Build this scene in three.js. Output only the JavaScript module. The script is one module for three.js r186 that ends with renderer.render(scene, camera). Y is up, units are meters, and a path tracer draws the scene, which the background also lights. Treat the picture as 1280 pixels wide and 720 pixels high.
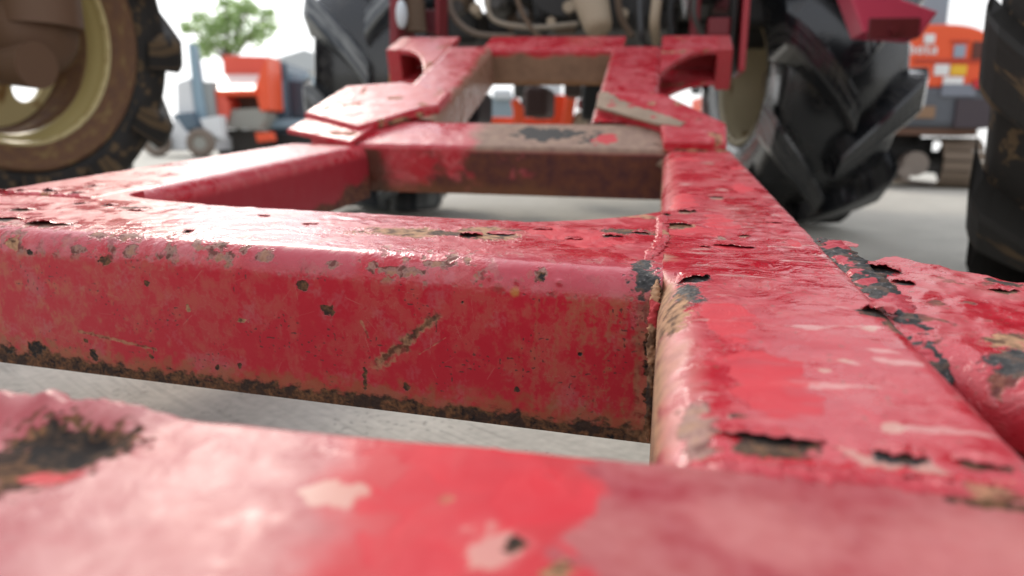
import * as THREE from 'three';
import { mergeGeometries } from 'three/addons/utils/BufferGeometryUtils.js';
import { RoundedBoxGeometry } from 'three/addons/geometries/RoundedBoxGeometry.js';
import { FontLoader } from 'three/addons/loaders/FontLoader.js';
import { TextGeometry } from 'three/addons/geometries/TextGeometry.js';

// ---------------------------------------------------------------- camera, sky, sun, exposure
const scene = new THREE.Scene();
const EYE = 0.28;                                   // metres above the concrete
const camera = new THREE.PerspectiveCamera(2 * Math.atan(360 / 967) * 180 / Math.PI, 16 / 9, 0.02, 2000);
camera.position.set(0, EYE, 0);
camera.rotation.order = 'YXZ';
camera.rotation.set(-10.43 * Math.PI / 180, 10.626 * Math.PI / 180, 1.15 * Math.PI / 180);
camera.focus = 0.455;
camera.userData.fStop = 6.2;
scene.add(camera);
camera.updateMatrixWorld(true);

{ // bright hazy overcast sky: nearly even, a little brighter towards the horizon and around the veiled sun
  const W = 256, H = 128, d = new Float32Array(W * H * 4);
  const S = new THREE.Vector3(-0.48, 0.56, -0.67).normalize();
  for (let j = 0; j < H; j++) for (let i = 0; i < W; i++) {
    const el = ((j + 0.5) / H - 0.5) * Math.PI, az = ((i + 0.5) / W - 0.5) * 2 * Math.PI;
    const x = Math.cos(el) * Math.cos(az), y = Math.sin(el), z = Math.cos(el) * Math.sin(az);
    const c = Math.max(0, x * S.x + y * S.y + z * S.z);
    const up = Math.max(0, y);
    const L = 0.74 + 0.3 * (1 - up) + 1.1 * Math.pow(c, 5) + 1.2 * Math.pow(c, 18);
    const k = 4 * (j * W + i);
    d[k] = L * (1.0 - 0.05 * up); d[k + 1] = L * 1.0; d[k + 2] = L * (0.985 + 0.13 * up); d[k + 3] = 1;
  }
  const t = new THREE.DataTexture(d, W, H, THREE.RGBAFormat, THREE.FloatType);
  t.mapping = THREE.EquirectangularReflectionMapping; t.magFilter = THREE.LinearFilter; t.needsUpdate = true;
  scene.background = t; scene.environment = t;
}
const sun = new THREE.DirectionalLight(0xfff2e0, 1.3);
sun.position.set(-4.8, 5.6, -6.7); sun.target.position.set(0, 0, 0);
sun.castShadow = true; sun.shadow.radius = 24;
Object.assign(sun.shadow.camera, { left: -12, right: 12, top: 12, bottom: -12, near: 0.1, far: 60 });
scene.add(sun, sun.target);

const renderer = new THREE.WebGLRenderer({ antialias: true });
renderer.setSize(1024, 576);
renderer.toneMapping = THREE.LinearToneMapping;
renderer.toneMappingExposure = 1.14;
renderer.shadowMap.enabled = true;

// ---------------------------------------------------------------- helpers
const DEG = Math.PI / 180, PI = Math.PI;
let seed = 7;
const rnd = () => { seed = (seed * 1664525 + 1013904223) >>> 0; return seed / 4294967296; };
const rr = (a, b) => a + (b - a) * rnd();
const clamp = (x, a = 0, b = 1) => x < a ? a : x > b ? b : x;
const ss = (a, b, x) => { const t = clamp((x - a) / (b - a)); return t * t * (3 - 2 * t); };
const lerp = (a, b, t) => a + (b - a) * t;
const PERM = new Uint8Array(512);
{ const p = Array.from({ length: 256 }, (_, i) => i); for (let i = 255; i > 0; i--) { const j = Math.floor(rnd() * (i + 1)); [p[i], p[j]] = [p[j], p[i]]; } for (let i = 0; i < 512; i++) PERM[i] = p[i & 255]; }
const GX = new Float32Array(256), GY = new Float32Array(256);
for (let i = 0; i < 256; i++) { GX[i] = Math.cos(i / 256 * 2 * PI) * 1.5; GY[i] = Math.sin(i / 256 * 2 * PI) * 1.5; }
function n2(x, y) {
  const fx = Math.floor(x), fy = Math.floor(y), X = fx & 255, Y = fy & 255; x -= fx; y -= fy;
  const u = x * x * x * (x * (x * 6 - 15) + 10), v = y * y * y * (y * (y * 6 - 15) + 10);
  const a = PERM[PERM[X] + Y], b = PERM[PERM[X + 1] + Y], c = PERM[PERM[X] + Y + 1], d = PERM[PERM[X + 1] + Y + 1];
  const p = GX[a] * x + GY[a] * y, q = GX[b] * (x - 1) + GY[b] * y, r = GX[c] * x + GY[c] * (y - 1), s = GX[d] * (x - 1) + GY[d] * (y - 1);
  return p + u * (q - p) + v * (r - p + u * (p - q - r + s));
}
function fbm(x, y, o = 4) { let s = 0, a = 0.55; for (let i = 0; i < o; i++) { s += a * n2(x, y); x = x * 2.03 + 17.3; y = y * 2.03 + 9.1; a *= 0.5; } return s; }
const toSRGB = c => c <= 0.0031308 ? 12.92 * c : 1.055 * Math.pow(c, 1 / 2.4) - 0.055;
const LUT = new Uint8Array(4097); for (let i = 0; i <= 4096; i++) LUT[i] = Math.round(255 * toSRGB(i / 4096));

const RANGE = 0.0016;                               // metres from black to white in every bump map
function textures(W, H, a0, a1, q0, q1, paint, wrap) {
  const C = new Uint8Array(W * H * 4), R = new Uint8Array(W * H * 4), B = new Uint8Array(W * H * 4), o = { r: 0, g: 0, b: 0, k: 0.5, h: 0 };
  for (let j = 0; j < H; j++) for (let i = 0; i < W; i++) {
    o.h = 0; paint(a0 + (a1 - a0) * (i + 0.5) / W, q0 + (q1 - q0) * (j + 0.5) / H, o);
    const k = 4 * (j * W + i);
    C[k] = LUT[(clamp(o.r) * 4096) | 0]; C[k + 1] = LUT[(clamp(o.g) * 4096) | 0]; C[k + 2] = LUT[(clamp(o.b) * 4096) | 0]; C[k + 3] = 255;
    R[k] = R[k + 1] = R[k + 2] = clamp(o.k) * 255; R[k + 3] = 255;
    B[k] = B[k + 1] = B[k + 2] = clamp(0.5 + o.h / RANGE) * 255; B[k + 3] = 255;
  }
  const mk = (d, s) => { const t = new THREE.DataTexture(d, W, H, THREE.RGBAFormat); t.magFilter = THREE.LinearFilter; t.minFilter = THREE.LinearMipmapLinearFilter; t.generateMipmaps = true; if (s) t.colorSpace = THREE.SRGBColorSpace; t.wrapS = t.wrapT = wrap || THREE.ClampToEdgeWrapping; t.needsUpdate = true; return t; };
  return { map: mk(C, 1), roughnessMap: mk(R), bumpMap: mk(B) };
}
function surfaceMaterial(W, H, a0, a1, q0, q1, paint, wrap, extra) {
  return new THREE.MeshPhysicalMaterial({ ...textures(W, H, a0, a1, q0, q1, paint, wrap), roughness: 1, metalness: 0, bumpScale: RANGE, side: THREE.DoubleSide, ...extra });
}
const mat = (r, g, b, rough = 0.6, extra = {}) => new THREE.MeshPhysicalMaterial({ color: new THREE.Color().setRGB(r, g, b), roughness: rough, side: THREE.DoubleSide, ...extra });

const taken = {};
const numbered = n => { const k = taken[n] = (taken[n] ?? -1) + 1; return k ? `${n}_${String(k).padStart(3, '0')}` : n; };
function thing(name, label, category, pos = [0, 0, 0], group) {
  const o = new THREE.Group(); o.name = numbered(name); o.position.set(...pos); o.userData = { label, category }; if (group) o.userData.group = group; scene.add(o); return o;
}
function part(parent, name, geo, material, label) {
  if (Array.isArray(geo)) geo = merged(geo);
  const m = new THREE.Mesh(geo, material); m.name = numbered(name); m.castShadow = m.receiveShadow = true; if (label) m.userData.label = label; parent.add(m); return m;
}
const merged = gs => mergeGeometries(gs.map(g => { g = g.index ? g.toNonIndexed() : g; for (const k of Object.keys(g.attributes)) if (!['position', 'normal', 'uv'].includes(k)) g.deleteAttribute(k); return g; }));
function structure(name, geo, material) { const m = new THREE.Mesh(geo, material); m.name = name; m.userData.kind = 'structure'; m.receiveShadow = m.castShadow = true; scene.add(m); return m; }
const box = (w, h, d, x = 0, y = 0, z = 0, r = 0.006) => new RoundedBoxGeometry(w, h, d, 2, Math.min(r, w / 2.2, h / 2.2, d / 2.2)).translate(x, y, z);
const cyl = (r0, r1, l, axis, x, y, z, n = 24) => { const g = new THREE.CylinderGeometry(r0, r1, l, n); if (axis === 'x') g.rotateZ(PI / 2); if (axis === 'z') g.rotateX(PI / 2); return g.translate(x, y, z); };
const V3 = (x, y, z) => new THREE.Vector3(x, y, z);
const tube = (pts, r, n = 24, k = 8) => new THREE.TubeGeometry(new THREE.CatmullRomCurve3(pts.map(p => V3(...p))), n, r, k);
// the place as surveyed from the photograph: the point at a picture position (1280 wide) and a distance along the view axis
const at = (px, py, depth) => V3((px - 640) / 967 * depth, (360 - py) / 967 * depth, -depth).applyMatrix4(camera.matrixWorld);

// ---------------------------------------------------------------- ground
{
  const concrete = (x, y, o) => {
    const big = fbm(x * 1.3, y * 1.3, 4), mid = fbm(x * 9, y * 9, 4), fine = fbm(x * 90, y * 90, 3);
    const s = x * 0.82 + y * 0.57, t = -x * 0.57 + y * 0.82;              // brushed streaks run slantwise
    const st = fbm(s * 3, t * 70, 3), dark = ss(0.12, 0.34, fbm(s * 5 + 9, t * 190 + 3, 2));
    let v = 0.46 + 0.08 * big + 0.07 * mid + 0.1 * fine + 0.06 * st;
    v *= 1 - 0.2 * dark * ss(-0.1, 0.2, fbm(x * 5, y * 5, 3));
    const spot = ss(0.5, 0.62, n2(x * 150, y * 150)) * ss(0.05, 0.25, n2(x * 11, y * 11)); v *= 1 - 0.5 * spot;
    o.r = v * 1.0; o.g = v * 0.965; o.b = v * 0.84; o.k = 0.85; o.h = 0.0003 * st + 0.0001 * fine - 0.0002 * dark;
  };
  const m = surfaceMaterial(2048, 2048, 0, 3, 0, 3, concrete, THREE.MirroredRepeatWrapping);
  const g = new THREE.PlaneGeometry(1600, 1600).rotateX(-PI / 2);
  const p = g.attributes.position, uv = g.attributes.uv;
  for (let i = 0; i < p.count; i++) uv.setXY(i, (p.getX(i) + 800.7) / 3, (p.getZ(i) + 801.1) / 3);
  structure('ground', g, m);
}

// ---------------------------------------------------------------- paint and rust
const FEATURE = s => s.split(';').map(f => f.trim().split(/\s+/)).filter(f => f.length === 5).map(f => ({ a: +f[0], q: +f[1], ra: +f[2], rq: +f[3], t: f[4] }));
function rustColor(t, a, q, o, m) {
  let r, g, b, k = 0.85, h = 0;
  const f = fbm(a * 420, q * 420, 3), e = fbm(a * 130 + 5, q * 130, 3);
  if (t === 'G') { const v = 0.2 + 0.16 * f + 0.12 * e; r = v * 1.38; g = v * 0.92; b = v * 0.7; const d = ss(0.02, 0.26, e + f * 0.5); r = lerp(r, 0.07, d); g = lerp(g, 0.035, d); b = lerp(b, 0.02, d); const y = ss(0.1, 0.3, -e); r = lerp(r, 0.36, y * 0.5); g = lerp(g, 0.22, y * 0.5); b = lerp(b, 0.1, y * 0.5); h = 0.0002 * f; }
  else if (t === 'T') { const v = 0.25 + 0.14 * f + 0.12 * e; r = v * 1.42; g = v * 0.76; b = v * 0.4; const d = ss(0.0, 0.34, -e + f * 0.5); r = lerp(r, 0.1, d); g = lerp(g, 0.042, d); b = lerp(b, 0.018, d); h = 0.00018 * f; }
  else if (t === 'R') { const v = 0.42 + 0.7 * f + 0.6 * e; r = 0.19 * v + 0.02; g = 0.085 * v + 0.01; b = 0.032 * v + 0.007; const n = ss(0.05, 0.3, fbm(a * 75, q * 75 + 3, 3)); r = lerp(r, 0.028, n * 0.85); g = lerp(g, 0.015, n * 0.85); b = lerp(b, 0.011, n * 0.85); h = 0.0004 * f; }
  else if (t === 'K') { const v = clamp(0.25 + f + e); r = 0.012 + 0.09 * v * v; g = 0.009 + 0.045 * v * v; b = 0.008 + 0.022 * v * v; h = -0.0004 + 0.0004 * f; }
  else { const v = 0.028 + 0.04 * f + 0.04 * e; r = v * 1.05; g = v * 0.95; b = v * 0.92; const d = ss(0.05, 0.3, e); r = lerp(r, 0.1, d * 0.7); g = lerp(g, 0.05, d * 0.7); b = lerp(b, 0.028, d * 0.7); const w = ss(0.32, 0.46, f); r += 0.14 * w; g += 0.13 * w; b += 0.125 * w; k = 0.66; h = 0.00035 * (f + e); }
  o.r = lerp(o.r, r, m); o.g = lerp(o.g, g, m); o.b = lerp(o.b, b, m); o.k = lerp(o.k, k, m); o.h = lerp(o.h, o.h * 0.2 + h - 0.0002, m);
}
function mixc(o, r, g, b, m) { o.r = lerp(o.r, r, m); o.g = lerp(o.g, g, m); o.b = lerp(o.b, b, m); }
function features(list, a, q, o) {
  for (const f of list) {
    const da = (a - f.a) / f.ra, dq = (q - f.q) / f.rq; let d = da * da + dq * dq;
    if (d > 5) continue; d = Math.sqrt(d);
    const sz = Math.min(f.ra, f.rq), ja = a + 0.3 * sz * n2(a * 1.1 / sz, q * 1.1 / sz + 7), jq = q + 0.3 * sz * n2(a * 1.1 / sz + 31, q * 1.1 / sz);
    const w = fbm(ja * 0.45 / sz + 3.1 + f.a * 50, jq * 0.45 / sz, 5);
    if (f.t === 'O') { mixc(o, 0.46, 0.23, 0.05, 0.7 * ss(1.1, 0.3, d + w * 0.8)); continue; }
    if (f.t === 'P') { mixc(o, 0.56, 0.2, 0.19, 0.45 * ss(1.2, 0.4, d + w * 1.1)); continue; }
    if (f.t === 'W') { const m = ss(0.78, 0.62, d + w * 1.2); mixc(o, 0.56, 0.32, 0.25, 0.75 * m); continue; }
    if (f.t === 'F') { const c = fbm(ja * 55, jq * 55 + 5, 5), m = ss(1.04, 0.9, d + 0.5 * w + 0.75 * c) * (1 - 0.55 * ss(0.05, 0.3, fbm(a * 90 + 20, q * 35, 4))); mixc(o, 0.56 + 0.1 * w, 0.012 + 0.03 * Math.abs(c), 0.026 + 0.03 * Math.abs(c), m * 0.9); o.k = lerp(o.k, 0.56, m); o.h -= 0.00014 * m; continue; }
    if (f.t === 'B') { mixc(o, 0.3, 0.05, 0.04, 0.7 * ss(0.9, 0.2, d + w)); continue; }
    d += 0.95 * w + 0.6 * fbm(a * 300, q * 300, 4);
    const lip = ss(1.3, 1.12, d) * ss(0.98, 1.1, d);
    o.h += 0.00016 * lip;
    const m = ss(1.12, 0.85, d) * (f.t === 'G' ? 0.8 : 1);
    if (m > 0) rustColor(f.t === 'K' && d > 0.7 ? 'R' : f.t, a, q, o, m);
  }
}
// old gloss paint: crimson under a chalky pink skin that has broken into scales
function oldPaint(a, q, o, chalk = 0, scale = 1) {
  const wx = 0.012 * fbm(a * 34, q * 34 + 40, 4), wy = 0.012 * fbm(a * 34 + 9, q * 34, 4), A = (a + wx) * scale, Q = (q + wy) * scale;
  const c1 = fbm(A * 17 + 1.7, Q * 17, 6), c2 = fbm(A * 75 + 7, Q * 75, 4), g = fbm(a * 800, q * 800, 2), lay = fbm(A * 48, Q * 48 + 11, 6);
  const pink = clamp(ss(-0.24, 0.24, c1 + 0.45 * c2 + chalk));
  o.r = lerp(0.47, 0.5, pink); o.g = lerp(0.012, 0.06, pink); o.b = lerp(0.026, 0.074, pink);
  const e1 = ss(0.02, 0.035, lay), e2 = ss(0.2, 0.212, lay), e3 = ss(-0.2, -0.188, lay);
  mixc(o, 0.52, 0.065, 0.075, 0.35 * e1 * (1 - e2)); mixc(o, 0.54, 0.14, 0.14, 0.4 * e2 * pink); mixc(o, 0.46, 0.014, 0.03, 0.4 * (1 - e3));
  const edge = ss(0.0, 0.025, lay) * ss(0.06, 0.035, lay) + ss(0.188, 0.205, lay) * ss(0.235, 0.214, lay);
  o.h = 0.0002 * e1 + 0.00022 * e2 + 0.00014 * e3 + 0.00016 * edge + 0.00002 * g + 0.00014 * c2;
  o.h *= 0.18 + 0.62 * ss(-0.15, 0.3, fbm(a * 8 + 60, q * 8, 3));
  mixc(o, 0.62, 0.34, 0.32, 0.22 * edge * ss(-0.1, 0.3, c2));
  const v = 1 + 0.14 * g + 0.16 * c2; o.r *= v; o.g *= v; o.b *= v;
  o.k = lerp(0.22, 0.36, pink) + 0.08 * c2 + 0.06 * g;
  const sp = ss(0.5, 0.6, n2(a * 260, q * 260)) * ss(0.0, 0.2, c2); mixc(o, 0.2, 0.09, 0.06, 0.6 * sp);
}

// ---------------------------------------------------------------- swept box sections
// outline of an open box section in (s, w): up the near side, over the top, down the far side; q runs along it
function outline(s0, s1, h, rn, rf) {
  const q1 = h - rn, q2 = q1 + rn * PI / 2, q3 = q2 + (s1 - s0 - rn - rf), q4 = q3 + rf * PI / 2, q5 = q4 + h - rf;
  const f = q => {
    if (q < q1) return [s0, -h + q, -1, 0];
    if (q < q2) { const t = (q - q1) / rn; return [s0 + rn - rn * Math.cos(t), -rn + rn * Math.sin(t), -Math.cos(t), Math.sin(t)]; }
    if (q < q3) return [s0 + rn + q - q2, 0, 0, 1];
    if (q < q4) { const t = (q - q3) / rf; return [s1 - rf + rf * Math.sin(t), -rf + rf * Math.cos(t), Math.sin(t), Math.cos(t)]; }
    return [s1, -rf - (q - q4), 1, 0];
  };
  return { f, q1, q2, q3, q4, q5, h, s0, s1 };
}
// place(a, s, w, ds, dw) gives [position, normal]; big(a, q) lifts the surface
function sweep(ol, a0, a1, na, nq, place, big) {
  const qs = []; // samples denser on the rounds
  for (const [x, y, k] of [[0, ol.q1, 0.27], [ol.q1, ol.q2, 0.13], [ol.q2, ol.q3, 0.36], [ol.q3, ol.q4, 0.08], [ol.q4, ol.q5, 0.16]]) { const n = Math.max(2, Math.round(nq * k)); for (let i = 0; i < n; i++) qs.push(x + (y - x) * i / n); }
  qs.push(ol.q5);
  const P = [], U = [], I = [], n = qs.length;
  for (let i = 0; i <= na; i++) for (let j = 0; j < n; j++) {
    const a = a0 + (a1 - a0) * i / na, q = qs[j], [s, w, ds, dw] = ol.f(q), b = big ? big(a, q) : 0;
    P.push(...place(a, s + ds * b, w + dw * b)); U.push(i / na, q / ol.q5);
  }
  for (let i = 0; i < na; i++) for (let j = 0; j < n - 1; j++) { const k = i * n + j; I.push(k, k + n, k + 1, k + 1, k + n, k + n + 1); }
  const b0 = P.length / 3;                          // underside and ends
  for (const a of [a0, a1]) for (const [s, w] of [[ol.s0, -ol.h], [ol.s1, -ol.h], [ol.s1, -0.004], [ol.s0, -0.004]]) { P.push(...place(a, s, w)); U.push(a === a0 ? 0 : 1, 0.01); }
  I.push(b0, b0 + 1, b0 + 5, b0, b0 + 5, b0 + 4, b0, b0 + 2, b0 + 1, b0, b0 + 3, b0 + 2, b0 + 4, b0 + 5, b0 + 6, b0 + 4, b0 + 6, b0 + 7);
  const g = new THREE.BufferGeometry();
  g.setAttribute('position', new THREE.Float32BufferAttribute(P, 3)); g.setAttribute('uv', new THREE.Float32BufferAttribute(U, 2)); g.setIndex(I); g.computeVertexNormals();
  return g;
}

// ---------------------------------------------------------------- the red frame
const TILT = 4.476 * DEG, BEND = 20.5 * DEG - TILT, PIVOT = 1.24;
const frame = thing('steel_frame', 'rusty red box-section steel frame with peeling paint filling the foreground', 'steel frame', [0, 0.1803, -0.0078]);
frame.rotation.x = TILT;                             // own axes: x across, y off the top face, -z along the rails
const upper = new THREE.Matrix4().makeTranslation(0, 0, -PIVOT).multiply(new THREE.Matrix4().makeRotationX(BEND));
const along = g => g.applyMatrix4(upper);

// worn red for plates, arms and flakes
const WORN = surfaceMaterial(1024, 1024, 0, 0.5, 0, 0.5, (a, q, o) => { oldPaint(a, q, o, -0.03); const t = fbm(a * 22 + 50, q * 22, 4); const m = ss(0.3, 0.42, t); if (m > 0) rustColor('T', a, q, o, m * 0.85); o.k += 0.12; }, THREE.MirroredRepeatWrapping);
for (const k of ['map', 'roughnessMap', 'bumpMap']) WORN[k].repeat.set(2, 2);
const RUSTY = surfaceMaterial(512, 512, 0, 0.3, 0, 0.3, (a, q, o) => { o.r = o.g = o.b = 0.1; o.k = 0.9; rustColor('T', a, q, o, 1); const t = ss(-0.05, 0.2, fbm(a * 30, q * 30, 4)); if (t) rustColor('R', a, q, o, t); const p = ss(0.18, 0.26, fbm(a * 40 + 20, q * 40, 4)); mixc(o, 0.4, 0.03, 0.035, p); }, THREE.MirroredRepeatWrapping);
for (const k of ['map', 'roughnessMap', 'bumpMap']) RUSTY[k].repeat.set(3, 3);
const TAN = surfaceMaterial(512, 512, 0, 0.3, 0, 0.3, (a, q, o) => { const e = fbm(a * 25, q * 25, 4), f = fbm(a * 200, q * 200, 3); const v = 0.26 + 0.1 * e + 0.05 * f; o.r = v * 1.1; o.g = v * 0.78; o.b = v * 0.55; o.k = 0.75; o.h = 0.0001 * f; mixc(o, 0.42, 0.03, 0.04, ss(0.18, 0.3, fbm(a * 18 + 9, q * 18, 4))); }, THREE.MirroredRepeatWrapping);
for (const k of ['map', 'roughnessMap', 'bumpMap']) TAN[k].repeat.set(3, 3);
const METAL = surfaceMaterial(512, 512, 0, 0.15, 0, 0.15, (a, q, o) => { o.r = o.g = o.b = 0.1; o.k = 0.6; rustColor('D', a, q, o, 1); const p = ss(0.02, 0.1, fbm(a * 45, q * 45, 5)); mixc(o, 0.46, 0.03, 0.045, p); o.k = lerp(o.k, 0.35, p); }, THREE.MirroredRepeatWrapping);
for (const k of ['map', 'roughnessMap', 'bumpMap']) METAL[k].repeat.set(6, 6);

// --- where paint has lifted: [across, along, width, depth, lift, turn, what shows beneath], per surface
const FLAKES = {
  rail: [[0.012, 0.573, 0.024, 0.026, 0.003, 0.1, 'T'], [0.022, 0.638, 0.015, 0.018, 0.0024, -0.1, 'G'], [0.005, 0.62, 0.008, 0.014, 0.0022, 0, 'K'], [0.048, 0.503, 0.026, 0.02, 0.002, -0.12, 'F'], [0.058, 0.54, 0.009, 0.011, 0.0011, 0, 'G'], [0.02, 0.412, 0.018, 0.018, 0.0028, 0.25, 'D'], [0.03, 0.497, 0.007, 0.009, 0.001, 0, 'F'],
    [0.1, 0.364, 0.014, 0.02, 0.003, -0.5, 'K'], [0.036, 0.219, 0.03, 0.014, 0.0019, -0.06, 'K'], [0.07, 0.214, 0.014, 0.01, 0.0016, -0.2, 'D'], [0.09, 0.213, 0.014, 0.008, 0.0012, -0.1, 'R'], [0.05, 0.73, 0.014, 0.012, 0.0012, 0.05, 'G'], [0.085, 0.6, 0.012, 0.02, 0.0009, 0, 'F']],
  cross: [[-0.124, 0.5, 0.016, 0.018, 0.0028, 0.15, 'K'], [-0.106, 0.512, 0.02, 0.012, 0.0011, 0.05, 'D'], [-0.432, 0.478, 0.036, 0.02, 0.0032, 0.05, 'G'], [-0.49, 0.492, 0.05, 0.018, 0.0022, 0.05, 'K'], [-0.5, 0.53, 0.02, 0.014, 0.0014, 0, 'R'], [-0.41, 0.545, 0.016, 0.01, 0.001, 0, 'P'], [-0.318, 0.474, 0.006, 0.01, 0.0016, 0.2, 'K'], [-0.45, 0.566, 0.01, 0.01, 0.0014, 0, 'R'], [-0.48, 0.57, 0.012, 0.01, 0.001, 0, 'R'], [-0.03, 0.52, 0.014, 0.011, 0.0011, 0.1, 'R'], [-0.055, 0.505, 0.012, 0.01, 0.0008, -0.1, 'F'], [-0.08, 0.535, 0.014, 0.01, 0.0008, 0.1, 'F'], [-0.012, 0.535, 0.012, 0.01, 0.0011, 0, 'R'], [-0.25, 0.52, 0.012, 0.008, 0.0006, 0, 'P'], [-0.3, 0.545, 0.01, 0.006, 0.0007, 0, 'P']],
  left: [[-0.575, 0.645, 0.018, 0.02, 0.0024, 0.1, 'K'], [-0.556, 0.684, 0.018, 0.02, 0.0014, 0, 'R'], [-0.592, 0.62, 0.04, 0.034, 0.0045, 0.1, 'K'], [-0.54, 0.64, 0.014, 0.016, 0.0012, 0, 'R']],
  brace: [[0.125, 0.468, 0.026, 0.024, 0.0042, -0.35, 'D'], [0.131, 0.436, 0.012, 0.012, 0.0022, -0.4, 'D'], [0.116, 0.535, 0.026, 0.02, 0.0026, -0.5, 'D'], [0.178, 0.43, 0.014, 0.01, 0.0014, -0.3, 'R']],
};
const FLAKE = surfaceMaterial(512, 512, 0, 0.2, 0, 0.2, (a, q, o) => oldPaint(a, q, o, 0.08, 1.4), THREE.MirroredRepeatWrapping);
for (const k of ['map', 'roughnessMap', 'bumpMap']) FLAKE[k].repeat.set(5, 5);
// bare spots to paint beneath the flakes of one surface
const bare = (which, toAQ, swap) => FLAKES[which].map(([u, v, w, d, , , t]) => { const [a, q] = toAQ(u, v - d * 0.12); return { a, q, ra: (swap ? d * 0.42 : w * 0.44), rq: (swap ? w * 0.44 : d * 0.42), t }; });
// the flakes themselves: thin curled shells, torn edge towards the camera and a gap beneath
function flakes(which, height) {
  for (const [u, v, width, depth, lift, turn] of FLAKES[which]) {
    const nu = 36, nv = 10, P = [], U = [], I = [], id = u * 37 + v * 91;
    for (const under of [0, 1]) for (let i = 0; i <= nu; i++) for (let j = 0; j <= nv; j++) {
      const x = (i / nu - 0.5) * 2, b = j / nv, arc = Math.sqrt(Math.max(0, 1 - Math.pow(Math.abs(x), 2.6) * 0.999));
      const edge = depth * (-0.05 - 0.3 * arc * (0.45 + 0.9 * fbm(x * 2.1 + id, id, 2)) + 0.13 * arc * fbm(x * 7 + id, 2.2 * id, 3)), back = depth * (0.15 + 0.75 * arc);
      const z = lerp(edge, back, b), l = lift * Math.pow(1 - b, 1.6) * Math.pow(arc, 0.9) * Math.max(0.12, 0.8 + 0.9 * fbm(x * 1.7 + id, 5 + id, 3));
      const X = (x + 0.08 * fbm(b * 3, id, 2)) * width * 0.5, c = Math.cos(turn), s = Math.sin(turn), pu = u + X * c - z * s, pv = v + X * s + z * c;
      P.push(pu, height(pu, pv) + 0.00035 + l - (under ? 0.00045 * arc : 0), -pv); U.push(pu, pv);
    }
    const n = (nu + 1) * (nv + 1);
    for (let i = 0; i < nu; i++) for (let j = 0; j < nv; j++) { const k = i * (nv + 1) + j; I.push(k, k + nv + 1, k + 1, k + 1, k + nv + 1, k + nv + 2, n + k, n + k + 1, n + k + nv + 1, n + k + 1, n + k + nv + 2, n + k + nv + 1); }
    for (let i = 0; i < nu; i++) { const k = i * (nv + 1); I.push(k, n + k, k + nv + 1, n + k, n + k + nv + 1, k + nv + 1); }
    const g = new THREE.BufferGeometry(); g.setAttribute('position', new THREE.Float32BufferAttribute(P, 3)); g.setAttribute('uv', new THREE.Float32BufferAttribute(U, 2)); g.setIndex(I); g.computeVertexNormals();
    part(frame, 'paint_flake', g, FLAKE);
  }
}

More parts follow.
